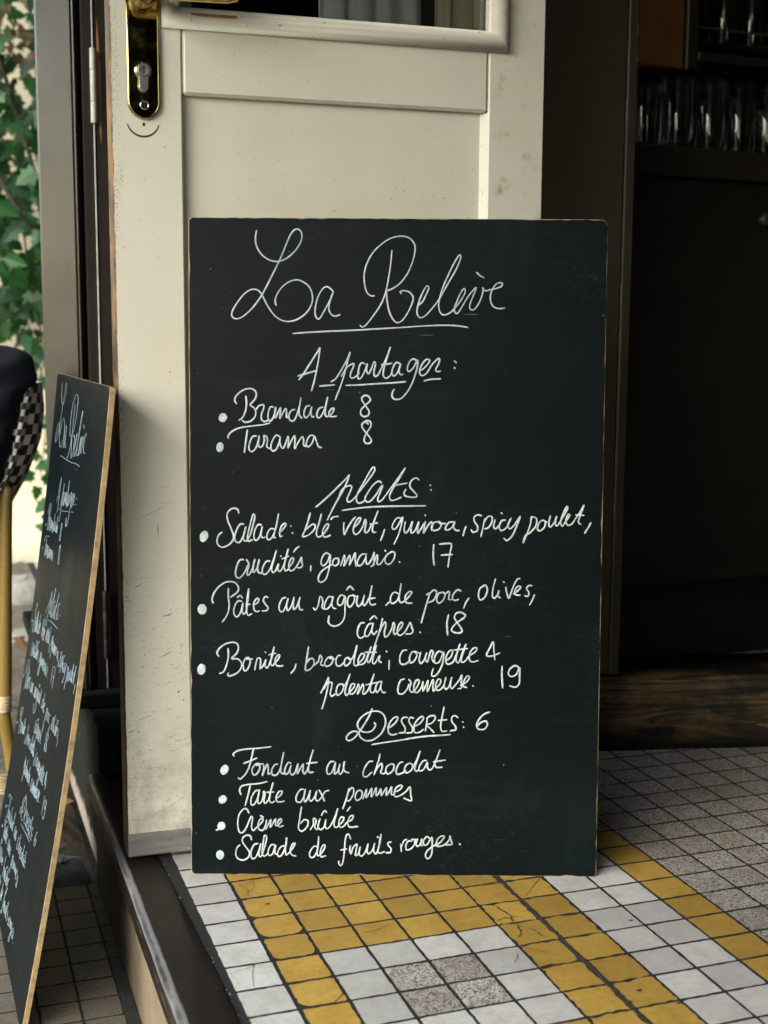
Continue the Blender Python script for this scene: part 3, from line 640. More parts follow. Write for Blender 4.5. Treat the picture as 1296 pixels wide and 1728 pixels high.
# ---------------------------------------------------------------- menu boards
LETTERING = [
('title', [],
'771,7443 760,7373 763,7299 793,7224 843,7162 910,7117 986,7098 1061,7110 1136,7152 1212,7224 1267,7310 1285,7384 1267,7442 1228,7462 1190,7445 1153,7395 1111,7301 1053,7160 994,7035 918,6885 834,6727 750,6606 666,6518 590,6464 531,6453 491,6483 498,6542 557,6642 633,6734 700,6778 759,6785 804,6760 843,6702 893,6606 960,6508 1036,6448 1120,6425 1213,6441 1305,6496 1376,6580 1406,6672 1394,6763 1347,6838 1271,6884 1204,6892 1128,6865 1053,6803 1002,6728 982,6661 994,6608;1644,6761 1598,6806 1560,6819 1515,6789 1469,6705 1441,6605 1436,6514 1453,6467 1478,6456 1507,6489 1557,6581 1611,6681 1641,6761;1637,6753 1616,6698 1594,6615 1594,6556 1621,6506 1667,6488 1717,6504;2106,6719 2061,6722 2018,6767 1993,6866 1992,6974 2025,7091 2091,7207 2183,7298 2291,7365 2408,7389 2501,7366 2556,7301 2564,7226 2536,7102 2479,6969 2395,6860 2312,6802 2253,6778;2302,7230 2290,7084 2269,6934 2237,6768 2187,6635 2112,6518 2029,6409 1978,6367 1945,6387;1183,6289 1289,6299 1524,6314 1844,6329 2147,6348 2399,6364 2651,6382 2853,6392 3021,6390 3167,6372;2242,6778 2254,6652 2280,6535 2323,6452 2373,6419 2432,6453 2498,6553 2540,6653 2544,6712 2505,6761 2446,6779 2399,6769 2410,6746;2615,6621 2657,6662 2698,6746 2723,6812 2701,6834 2668,6787 2623,6687 2596,6587 2596,6512 2633,6476 2692,6504 2767,6588 2833,6672 2932,6847 3031,7022 3080,7146 3071,7183 3038,7146 2964,7005 2891,6838 2850,6705 2837,6605 2860,6530 2902,6509 2969,6536 3035,6606 3093,6682 3135,6765 3126,6806 3093,6773 3043,6665 3016,6581 3023,6536 3053,6531 3094,6590 3152,6690 3210,6770 3260,6816 3227,6724 3190,6624 3195,6577 3237,6571 3287,6633 3323,6716 3339,6791 3332,6819 3361,6783 3419,6795 3486,6809 3545,6834 3553,6867 3519,6875 3469,6842 3428,6758 3424,6675 3455,6609 3514,6584 3586,6590;3263,6987 3300,6954 3344,6931'),
('heading', [],
'1252,5768 1306,5836 1390,5970 1466,6088 1491,6130 1483,6046 1461,5912 1425,5744 1396,5643;1242,5810 1340,5839 1453,5873;1492,5697 1577,5705 1658,5712;1619,5748 1669,5779 1719,5855 1778,5956 1820,6040 1833,6078 1812,5998 1770,5830 1720,5678 1667,5544;1737,5810 1795,5906 1854,5948 1879,5948 1871,5914 1843,5847 1838,5805 1863,5789 1905,5811 1939,5848;2006,5949 1972,5965 1943,5932 1930,5864 1922,5806 1944,5781 1981,5823 2014,5899 2031,5949 2023,5882 2048,5840 2082,5907 2107,5974 2124,5949 2107,5866 2116,5815 2150,5824 2191,5900 2250,6026 2291,6138 2258,6034 2220,5900 2214,5824 2243,5791 2285,5813 2310,5850;2191,5945 2250,5950 2309,5959;2402,5959 2360,5968 2326,5917 2310,5850 2335,5817 2377,5859 2410,5951 2394,5884 2403,5837 2436,5834;2604,5986 2553,6011 2511,5977 2486,5901 2504,5868 2554,5910 2604,5994 2596,5902 2555,5767 2497,5650 2421,5565 2354,5551 2317,5581 2320,5632 2340,5665;2630,5877 2680,5911 2730,5970 2738,6000 2696,6003 2646,5936 2625,5860 2656,5823 2706,5852 2772,5953 2831,6012 2853,6007 2840,5954 2810,5895 2824,5870 2861,5875;1788,5707 1931,5713 2184,5730 2369,5743 2467,5752;2678,5762 2740,5779 2863,5788;3021,5992 3042,5972;3021,5915 3026,5906'),
('item', [(385, 5332, 50)],
'541,5493 521,5528 538,5579 597,5635 673,5664 732,5656 766,5614 758,5555 724,5513 698,5479 741,5445 762,5395 746,5336 698,5293 639,5281 605,5301;648,5580 656,5504 644,5411 610,5335 568,5304;757,5417 800,5471 850,5480 850,5438 825,5370 830,5311 867,5289 910,5312;960,5455 927,5455 905,5396 901,5328 926,5295 960,5337 989,5422 986,5455 977,5388 986,5334 1016,5397 1045,5447 1040,5388 1036,5329 1070,5388 1101,5439 1113,5397 1113,5341 1138,5347;1205,5431 1163,5414 1138,5355 1155,5305 1197,5305 1231,5373 1265,5491 1276,5561 1260,5457 1256,5373 1287,5331;1374,5475 1341,5466 1315,5415 1315,5356 1341,5339 1375,5382 1400,5458 1391,5399 1400,5353 1425,5348;1527,5459 1484,5441 1459,5382 1468,5340 1502,5349 1544,5433 1580,5568 1560,5459 1552,5383 1569,5353 1611,5366 1645,5409 1653,5443 1628,5442 1598,5400 1603,5358 1645,5350 1684,5357'),
('price', [],
'2067,5554 2041,5588 1999,5593 1969,5559 1983,5520 2025,5462 2054,5411 2042,5366 1992,5355 1958,5385 1966,5436 2016,5487 2064,5533 2067,5560'),
('item', [(350, 4995, 50)],
'447,5098 444,5123 486,5174 579,5217 715,5238 850,5255 918,5273;664,5192 650,5082 630,4938;766,5125 723,5116 689,5040 684,4972 715,4947 757,4981 791,5066 799,5125 791,5049 803,4998 837,5012 859,5075 854,5129 888,5114 894,5067 887,5007 918,4982 938,4999;1037,5118 994,5135 952,5075 932,4999 952,4957 994,4974 1028,5050 1040,5110 1037,5050 1053,5000 1079,4992 1108,5059 1130,5119 1135,5068 1130,4992 1169,5077 1206,5128 1209,5068 1209,4984 1243,5052 1290,5120 1307,5086 1308,5027 1333,5010;1426,5129 1392,5137 1358,5103 1338,5035 1358,5005 1401,5044 1434,5121 1451,5078 1477,5011 1511,4998'),
('price', [],
'2043,5268 2017,5293 1984,5279 1972,5242 2001,5192 2052,5133 2081,5082 2061,5052 2019,5051 1998,5082 2010,5133 2043,5192 2077,5251 2068,5293 2034,5307 1997,5293'),
('heading', [],
'1448,4315 1529,4383 1631,4478 1724,4572 1800,4649 1829,4686 1809,4615 1758,4504 1699,4401 1640,4290 1581,4167;1713,4419 1741,4504 1792,4550 1843,4564 1860,4544 1835,4479 1810,4419 1815,4380 1852,4385 1903,4437 1987,4548 2072,4659 2122,4744 2108,4778 2071,4735 1996,4599 1937,4497 1912,4420 1929,4369 1971,4369 2014,4398;2199,4600 2165,4617 2106,4574 2047,4489 2013,4420 2031,4381 2073,4387 2141,4464 2191,4549 2216,4566 2183,4481 2158,4413 2175,4382 2217,4413 2285,4507 2377,4635 2469,4768 2394,4635 2327,4525 2293,4448 2311,4400 2362,4406 2429,4435;2335,4564 2411,4581 2493,4597;2628,4633 2606,4654 2564,4645 2530,4602 2530,4551 2573,4501 2607,4458 2591,4436 2531,4436 2472,4452 2460,4483 2480,4525;1751,4278 1904,4301 2090,4321 2311,4330 2549,4335 2707,4338;2756,4578 2761,4570;2765,4524 2770,4515'),
('item', [(163, 3969, 57)],
'564,4241 552,4280 510,4297 459,4274 430,4223 441,4146 479,4053 506,3967 483,3907 424,3859 364,3847 321,3881 316,3941 339,3992 369,4018;620,4113 577,4110 535,4036 517,3959 534,3908 577,3908 620,3985 645,4079 620,3994 620,3934 654,3922 696,3994 731,4114 748,4200 731,4230 710,4165 679,4045 662,3951 679,3917 722,3935;824,4106 782,4106 747,4037 739,3960 764,3926 807,3978 833,4081 819,4004 833,3961 867,3965;977,4056 935,4064 897,4021 887,3961 909,3936 952,3970 994,4082 1020,4232 1006,4150 977,4030 965,3970 986,3959;1028,4014 1071,4057 1105,4108 1088,4125 1054,4091 1033,4022 1040,3974 1062,3980;1158,4098 1164,4091;1178,4020 1185,4011;1385,4246 1360,4152 1326,4050 1296,3976 1360,3990 1420,4042 1445,4093 1420,4119 1377,4093 1343,4058;1513,4235 1488,4136 1459,4042 1462,3982 1497,3974 1539,4008 1581,4068 1598,4111 1573,4119 1534,4059 1531,3991 1565,3971 1616,3992;1624,4174 1649,4202 1708,4209;1772,4138 1769,4070 1777,4001 1811,4070 1862,4155 1904,4203;1879,4079 1930,4122 1964,4182 1938,4190 1896,4122 1879,4045 1905,4002 1947,4028 1990,4097 2015,4174 2027,4139 2015,4071 2015,4028 2049,4037 2083,4106;2162,4273 2125,4174 2100,4080 2106,4034 2138,4029;2074,4123 2156,4137;2239,4061 2223,4010 2195,3936;2427,4192 2377,4192 2332,4121 2332,4071 2368,4076 2417,4152 2447,4202 2428,4102 2399,4002 2349,3895;2477,4152 2464,4072 2478,4022 2518,4062 2557,4153 2542,4073 2548,4023 2588,4053 2631,4153 2617,4073 2624,4023 2657,4073 2707,4154 2691,4074 2688,4024 2727,4094 2776,4154 2787,4104 2777,4064 2797,4054;2700,4232 2706,4224;2856,4155 2806,4144 2777,4084 2807,4054 2867,4075 2890,4135 2856,4159 2876,4135 2936,4135;3025,4156 2976,4145 2936,4085 2957,4059 3006,4086 3045,4156 3030,4096 3056,4060 3096,4056;3172,4101 3156,4057 3141,3996;3348,4228 3304,4238 3264,4207 3271,4157 3305,4108 3302,4057 3256,4037 3232,4067;3388,4194 3369,4098 3346,3986;3375,4138 3423,4218 3473,4209 3464,4139 3425,4088 3385,4078;3507,4183 3490,4109 3515,4079 3554,4119;3572,4263 3586,4253;3623,4180 3583,4169 3554,4109 3575,4059 3624,4080 3660,4124;3687,4200 3654,4120 3674,4080 3724,4120 3792,4221 3754,4110 3705,4000 3646,3944 3610,3969;3921,4222 3913,4141 3874,4021 3832,3921 3855,4001 3914,4041 3973,4112 3982,4192 3941,4218 3912,4181;4051,4182 4012,4152 3993,4082 4023,4058 4073,4102 4082,4163 4051,4182 4102,4159;4140,4233 4122,4143 4142,4103 4191,4163 4210,4223 4197,4143 4222,4119 4280,4214 4334,4314 4322,4334 4280,4244 4257,4154 4282,4114 4311,4164 4359,4234 4339,4244 4317,4174 4341,4124 4391,4145 4430,4205 4478,4275 4521,4355 4488,4255 4460,4165 4491,4135;4429,4245 4523,4239;4604,4156 4581,4106 4536,4035'),
('item', [],
'619,3703 577,3699 542,3634 525,3548 542,3497 585,3500 636,3566 665,3635;653,3703 679,3652 665,3583 662,3523 696,3549 730,3635 747,3704 730,3618 730,3558 761,3584 790,3653 798,3704 781,3618 790,3558 832,3547;918,3688 883,3687 841,3619 836,3550 875,3538 926,3602 969,3722 994,3808 969,3705 943,3611 952,3559 986,3577 1020,3654 1011,3594 1037,3572 1071,3620 1105,3723 1131,3826 1105,3723 1085,3620 1105,3577 1139,3603;1044,3750 1051,3742;1063,3714 1139,3749;1139,3612 1182,3672 1195,3715 1173,3724 1143,3663 1143,3595 1173,3578 1216,3613 1259,3681 1284,3733 1289,3690 1296,3639 1267,3613 1225,3621;1194,3796 1224,3835 1255,3858;1395,3639 1390,3579;1608,3769 1565,3786 1523,3734 1511,3666 1540,3640 1583,3683 1616,3761 1613,3675 1596,3572 1566,3486 1515,3448 1481,3468 1489,3529 1532,3589 1600,3632 1642,3655;1693,3727 1659,3718 1642,3667 1668,3638 1710,3667 1710,3719 1685,3727;1736,3642 1761,3710 1778,3762 1787,3711 1774,3642 1813,3711 1838,3762 1847,3711 1838,3651 1872,3720 1903,3788 1903,3711 1915,3634;2008,3780 1966,3763 1927,3686 1941,3643 1983,3660 2025,3738 2029,3781 2026,3712 2039,3661 2068,3678 2102,3738 2122,3795 2118,3713 2120,3658 2086,3635;2111,3659 2131,3709 2154,3769 2161,3729 2155,3665 2195,3665 2235,3730;2244,3822 2252,3814;2290,3790 2250,3740 2251,3680 2291,3660 2341,3710 2360,3781 2330,3807 2290,3786;2409,3691 2417,3685'),
('price', [],
'2805,3890 2800,3774 2811,3657;2874,3898 2948,3905 3008,3895 2989,3775 2971,3634;2894,3770 3019,3779'),
('item', [(138, 3124, 57)],
'268,3199 254,3237 277,3314 337,3392 422,3444 508,3441 555,3394 550,3333 473,3269;443,3367 442,3272 452,3169 430,3066 373,2979;593,3222 550,3221 511,3152 507,3075 541,3040 584,3092 610,3196 601,3118 618,3070 652,3119 670,3257 678,3363 661,3257 652,3119 669,3059 712,3076;545,3264 579,3287 606,3260;644,3179 692,3188;738,3180 781,3206 794,3249 764,3249 733,3188 743,3119 772,3102 798,3111;900,3267 866,3275 846,3232 870,3189 900,3146 883,3115 832,3111;1105,3268 1063,3251 1029,3173 1037,3113 1071,3104 1105,3165 1131,3251 1114,3174 1126,3119 1153,3139 1182,3208 1199,3269 1191,3191 1200,3131 1234,3166 1268,3269 1256,3192 1268,3132 1302,3127;1422,3150 1447,3128 1481,3185 1498,3279 1524,3262 1533,3211 1524,3159 1553,3133;1644,3272 1601,3280 1563,3220 1550,3151 1584,3139 1627,3194 1652,3280 1635,3203 1652,3151 1683,3143;1780,3290 1737,3298 1703,3238 1712,3186 1755,3195 1789,3281 1789,3161 1781,3040 1730,2962 1653,2939 1598,2979 1605,3056;1874,3299 1831,3282 1815,3213 1840,3161 1883,3205 1900,3273 1874,3303 1917,3287;1805,3359 1843,3402 1887,3363;1934,3291 1922,3213 1943,3170 1985,3214 2011,3300 1994,3214 2011,3180 2045,3223 2079,3300 2095,3407 2079,3300 2071,3223 2097,3189 2139,3198;2053,3257 2134,3270;2259,3185 2318,3242;2403,3320 2355,3337 2318,3293 2313,3225 2344,3208 2395,3251 2420,3337 2433,3437 2420,3337 2412,3251 2438,3217 2481,3243 2531,3295 2557,3338 2531,3346 2489,3303 2481,3243 2506,3214 2561,3214;2724,3308 2762,3326 2728,3202 2695,3081 2670,2986;2753,3305 2795,3357 2838,3357 2839,3305 2805,3245 2745,3219;2906,3340 2864,3323 2844,3254 2868,3215 2916,3246 2941,3315 2915,3344 2941,3323 2980,3349 2992,3324 2981,3263 3010,3255;3123,3359 3077,3367 3035,3315 3027,3264 3061,3247 3095,3259;3214,3274 3181,3222 3156,3158;3392,3421 3341,3386 3325,3300 3351,3254 3402,3292 3427,3370 3409,3421 3378,3426;3519,3499 3494,3396 3487,3301 3513,3276 3547,3319 3560,3362 3550,3302 3578,3279;3609,3470 3618,3460;3639,3405 3652,3337 3675,3277 3708,3363 3741,3449 3774,3501 3800,3504;3726,3329 3776,3363 3810,3406 3776,3415 3742,3363 3751,3320 3803,3312;3937,3424 3903,3424 3878,3390 3904,3347 3897,3304 3862,3304;3968,3316 3948,3261 3915,3201'),
('item', [],
'2012,2981 1969,2972 1936,2903 1936,2834 1970,2800 2013,2826;2106,2973 2064,2964 2026,2895 2021,2835 2056,2826 2098,2904 2115,2973 2098,2887 2124,2844 2158,2887;2077,3016 2123,3060 2157,3029;2221,3029 2201,2939 2167,2818 2133,2714 2120,2654;2167,2818 2218,2940 2252,2992 2260,2940 2244,2871 2253,2819 2287,2836 2329,2914 2346,2984 2363,2949 2351,2889 2364,2846 2406,2889 2440,2932 2457,2976 2431,2984 2397,2915 2398,2854 2432,2837 2483,2881 2525,2959 2542,2985 2560,2933 2574,2882 2543,2855 2492,2852;2651,2877 2659,2870'),
('price', [],
'2982,3079 2965,2979 2974,2845;3166,3046 3132,3023 3089,2997 3038,2945 3018,2902 3048,2876 3108,2868 3141,2894 3115,2946 3072,3006 3051,3049 3071,3097 3122,3109 3170,3084 3171,3058 3123,3023'),
('item', [(128, 2424, 56)],
'329,2577 309,2615 335,2668 403,2720 489,2743 544,2724 557,2669 532,2608 480,2556 549,2548 591,2505 588,2444 540,2383 462,2348 433,2360 440,2382;437,2668 441,2582 420,2478 385,2399 339,2376;677,2557 643,2557 612,2488 626,2410 668,2436 694,2523 669,2566 652,2548 720,2549;746,2424 766,2523 780,2558 811,2550 814,2498 811,2437 849,2480 874,2541 866,2472 892,2446 926,2516 952,2602 969,2689 943,2585 931,2498 952,2473 982,2507 1020,2551 1034,2594 1012,2594 982,2542 994,2481 1029,2468 1072,2473;866,2631 874,2624;909,2599 986,2617;1223,2492 1209,2440 1166,2384;1368,2692 1354,2588 1332,2432 1380,2429 1432,2493 1423,2554 1380,2553 1349,2510;1440,2485 1483,2528 1503,2598 1526,2554 1509,2494 1543,2477;1629,2581 1586,2564 1555,2503 1578,2468 1629,2494 1654,2555 1629,2581 1612,2564 1672,2555;1740,2599 1706,2590 1685,2530 1698,2478 1740,2478 1775,2513;1826,2574 1792,2556 1783,2496 1809,2478 1852,2522 1843,2565 1817,2574 1860,2548 1903,2626 1928,2713 1915,2644 1894,2540 1903,2479 1946,2488;1937,2497 1997,2558 2014,2610 1980,2618 1946,2557 1946,2497 1989,2497 2023,2523 2065,2627 2091,2697 2057,2593 2049,2532 2074,2524 2117,2628 2150,2715 2125,2619 2109,2524 2135,2507 2177,2576 2194,2594 2182,2542 2212,2516;2022,2636 2151,2637;2267,2650 2274,2643;2302,2542 2300,2438;2502,2665 2459,2656 2425,2587 2434,2509 2486,2500 2546,2544;2596,2648 2562,2639 2537,2579 2546,2518 2588,2536 2622,2605 2596,2648 2648,2631;2665,2640 2648,2562 2666,2510 2708,2554 2733,2632 2720,2563 2743,2528 2759,2580 2784,2658 2810,2641 2794,2580 2811,2529;2913,2642 2870,2650 2828,2589 2828,2520 2880,2529 2930,2642 2923,2529 2889,2434 2838,2368 2795,2372 2812,2451;2965,2547 3016,2591 3033,2660 2998,2660 2960,2590 2966,2512 3017,2513 3059,2565 3117,2738 3084,2617 3077,2539 3111,2531 3153,2652 3186,2735 3145,2600 3137,2531 3179,2540 3222,2601;3050,2669 3204,2687;3230,2609 3290,2644 3315,2688 3280,2696 3238,2644 3227,2566 3265,2532 3330,2549;3522,2559 3512,2655 3502,2767 3469,2706 3427,2611 3487,2602 3577,2638'),
('item', [],
'1510,2155 1544,2216 1578,2286 1600,2338 1595,2243 1570,2121 1527,1972;1544,2199 1587,2269 1638,2278 1638,2226 1621,2156 1639,2118 1682,2148;1741,2261 1707,2243 1690,2174 1707,2130 1759,2174 1776,2244 1750,2265;1776,2226 1818,2296 1847,2378 1818,2279 1793,2183 1807,2131 1853,2175 1896,2227 1904,2262 1870,2262 1844,2201 1853,2149 1896,2158 1930,2219 1947,2262 1956,2219 1939,2149 1973,2210 1999,2263 2007,2211 1999,2150 2033,2159 2076,2229 2127,2380 2093,2263 2085,2185 2111,2163 2145,2194;2033,2254 2162,2285;2213,2299 2170,2281 2145,2212 2162,2168 2196,2212 2218,2290 2205,2221 2231,2169 2257,2169;2479,2327 2436,2309 2407,2231 2411,2161 2463,2153 2514,2214 2531,2266;2530,2322 2556,2284 2539,2214 2566,2171 2608,2206 2642,2267 2650,2311 2616,2310 2591,2249 2596,2180 2634,2172 2677,2233 2693,2294 2694,2189 2728,2250 2753,2311 2746,2181 2779,2251 2813,2320 2814,2190 2848,2225 2891,2269 2899,2321 2865,2321 2843,2251 2857,2199 2900,2208 2942,2269 2959,2348 2942,2252 2960,2209 3002,2252 3027,2348 3014,2270 3028,2218 3071,2261 3122,2331 3143,2375 3139,2288 3140,2227 3097,2218;3131,2253 3199,2297 3233,2349 3207,2367 3168,2306 3165,2245 3200,2233;3270,2254 3277,2247'),
('price', [],
'3608,2482 3606,2378 3617,2231;3806,2466 3762,2492 3703,2457 3681,2396 3713,2365 3772,2388 3811,2466 3812,2379 3808,2284 3766,2240 3697,2254'),
('heading', [],
'2107,1976 2078,1898 2018,1793 1950,1688 1898,1626 1838,1596 1809,1625 1838,1678 1898,1708 1950,1691 1976,1635 2045,1597 2131,1615 2217,1689 2262,1794 2250,1890 2189,1942 2103,1942 2009,1897 1949,1827 1941,1766 1976,1714 2044,1697 2105,1715 2142,1762 2147,1794 2133,1811;2302,1751 2362,1795 2405,1857 2387,1883 2336,1847 2297,1769 2303,1690 2346,1669 2397,1682;2516,1875 2473,1874 2448,1839 2465,1796 2491,1752 2483,1700 2423,1694;2590,1867 2551,1875 2534,1840 2551,1797 2577,1753 2569,1701 2500,1691;2603,1771 2663,1806 2705,1867 2679,1885 2628,1841 2594,1771 2604,1701 2655,1701 2706,1737;2748,1859 2740,1798 2727,1719;2740,1864 2782,1894 2834,1894 2834,1851 2792,1807 2740,1789 2784,1746 2824,1702;2941,2000 2920,1886 2904,1773 2922,1715 2973,1721;2877,1842 2972,1852;3101,1879 3066,1901 3032,1878 3036,1826 3076,1774 3076,1734 3016,1721;2105,1552 2243,1576 2415,1603 2587,1634 2759,1658 2896,1666 3017,1678;3156,1830 3163,1822;3167,1769 3174,1762'),
('price', [],
'3469,1946 3401,1916 3341,1846 3322,1776 3351,1741 3411,1745 3445,1794 3428,1838 3368,1820 3329,1776'),
('item', [(391, 1242, 54)],
'503,1406 495,1429 546,1468 658,1490 796,1501 931,1519;731,1495 710,1399 684,1293 644,1205 580,1135 551,1149;615,1319 693,1350 770,1385;796,1321 753,1311 713,1250 727,1188 770,1198 805,1268 788,1320 762,1294 834,1316 851,1268 834,1180 865,1260 891,1312 903,1260 900,1198 931,1207;1012,1313 977,1304 943,1243 951,1187 1003,1190 1046,1270 1081,1450 1055,1314 1050,1226 1069,1200 1098,1217;1167,1323 1133,1332 1098,1261 1098,1200 1133,1209 1167,1297 1155,1227 1176,1188 1210,1209 1236,1280 1248,1315 1241,1201 1279,1271 1310,1315 1305,1245 1322,1201 1357,1246 1391,1369 1425,1483 1391,1369 1369,1263 1383,1219 1426,1223;1348,1324 1469,1338;1667,1350 1624,1344 1586,1274 1593,1203 1642,1221 1684,1336 1676,1265 1676,1204 1710,1231 1736,1318 1724,1248 1736,1199 1771,1240 1788,1345 1779,1275 1797,1231 1840,1217;2115,1356 2072,1347 2021,1268 2007,1189 2047,1172 2107,1225;2201,1441 2184,1357 2133,1199 2167,1269 2219,1331 2228,1278 2211,1225 2245,1208 2280,1235;2322,1323 2279,1287 2271,1226 2306,1209 2357,1253 2365,1314 2331,1326;2468,1350 2425,1332 2392,1253 2404,1204 2461,1218 2504,1254;2538,1333 2503,1306 2486,1245 2521,1222 2573,1263 2581,1316 2546,1338;2581,1272 2632,1377 2666,1474 2632,1360 2607,1272 2624,1241 2650,1255;2744,1370 2701,1360 2658,1290 2662,1246 2710,1264 2753,1343 2753,1291 2779,1259 2814,1282 2864,1397 2898,1493 2864,1397 2839,1326 2865,1288 2926,1292;2822,1353 2959,1375'),
('item', [(369, 890, 50)],
'585,950 568,994 589,1047 666,1069 779,1080 888,1105;692,1056 666,942 632,822;787,996 753,995 706,916 701,837 735,833 779,908 799,1004 782,908 787,846 822,864 844,934 848,987 865,961 851,882 865,847 903,891 934,997 955,1088 925,961 917,882 943,856 977,874;882,979 965,983;995,909 1046,945 1064,989 1029,989 995,927 1003,874 1046,865 1090,878;1314,1017 1271,1008 1231,937 1231,876 1280,867 1323,947 1335,1017 1318,929 1332,868 1366,921 1392,1000 1380,912 1401,877 1444,930 1466,992 1452,912 1478,881 1522,922 1565,992 1608,1005;1495,1009 1530,948 1556,881;1844,1030 1815,915 1773,791;1832,986 1875,1039 1898,1021 1893,960 1850,889 1815,889;1970,1013 1936,995 1915,933 1936,890 1988,925 1996,987 1970,1013;2005,908 2031,978 2048,1022 2043,925 2083,987 2108,1031 2104,935 2134,988 2160,1041 2160,953 2186,971 2215,1027 2221,953 2255,1006 2281,1042 2278,954 2316,1007 2341,1051 2337,963 2376,975;2367,989 2428,1016 2462,1060 2436,1073 2393,1042 2368,981 2385,937 2445,955 2505,999 2553,1052 2561,973 2572,894 2523,903 2480,923'),
('item', [(354, 575, 49)],
'354,587 328,543 297,525 319,530;675,731 654,774 614,779 562,712 545,606 562,509 605,501 648,563 701,687 718,660 706,572 726,523 770,564 830,626 839,661 810,661 782,599 796,537 839,529 873,591 882,647 872,538 908,609 934,653 925,565 960,618 989,662 986,592 1012,588 1055,636 1047,666 1017,636 1017,583 1047,571 1076,584;810,700 844,684;1289,806 1271,682 1254,567 1272,527 1306,523 1358,577 1367,639 1323,656 1280,611;1393,536 1427,595 1432,674 1462,648 1445,577 1471,542 1491,613 1505,666 1484,578 1514,539 1557,578 1574,658 1566,578 1592,552 1635,596 1686,703 1712,787 1686,685 1669,597 1696,565 1730,597 1773,642 1782,686 1747,685 1726,624 1739,571 1782,580 1825,633 1877,660 1894,708 1859,700 1830,633 1843,580 1886,572 1946,581;1522,710 1557,763 1583,746;1825,765 1859,813'),
('item', [(338, 230, 52)],
'705,413 692,457 648,466 601,430 605,377 648,315 683,262 665,200 604,168 544,190 521,243 535,314 570,350;778,369 735,351 700,271 709,192 752,201 795,290 813,361 795,272 795,219 827,228 873,379 882,450 856,458 839,343 830,255 856,216 899,255;977,353 937,353 903,290 908,229 951,247 986,344 977,264 1003,238;1090,345 1047,327 1012,265 1021,217 1064,239 1107,345 1116,437 1104,327 1107,239 1142,257 1194,328 1215,372 1185,363 1159,292 1177,236 1224,222;1480,330 1436,339 1388,268 1393,214 1437,215 1480,312 1492,454 1480,312 1475,242 1503,233 1558,313 1561,357 1532,339 1509,268 1523,215 1572,228;1866,430 1843,483 1817,474 1800,403 1792,279 1775,155 1749,111 1728,137 1728,164;1748,297 1818,311;1861,351 1856,298 1870,253 1896,333 1939,369 1930,298 1922,236 1957,254 1977,334 1965,254 2000,228 2043,290 2069,370 2057,290 2078,255 2121,300 2146,379 2133,300 2156,255 2182,291 2207,389 2219,486 2198,371 2185,282 2216,265 2260,283;2177,459 2186,450;2337,398 2302,389 2306,354 2337,319 2329,274 2277,269;2449,373 2459,284;2455,329 2484,408 2518,430;2579,409 2536,409 2510,355 2519,306 2571,321 2614,383 2605,427 2579,430 2645,424;2645,436 2628,374 2649,348 2687,383 2697,436 2680,374 2701,357;2786,446 2752,463 2717,419 2721,366 2761,375 2812,455 2818,358 2814,269 2788,212 2754,207 2740,251 2770,304 2839,358 2908,394 2959,465 2925,473 2882,438 2865,367 2900,350 2960,368 3012,421 3025,474 3038,421 3047,377 2986,368 2969,377;3137,380 3144,373'),
]

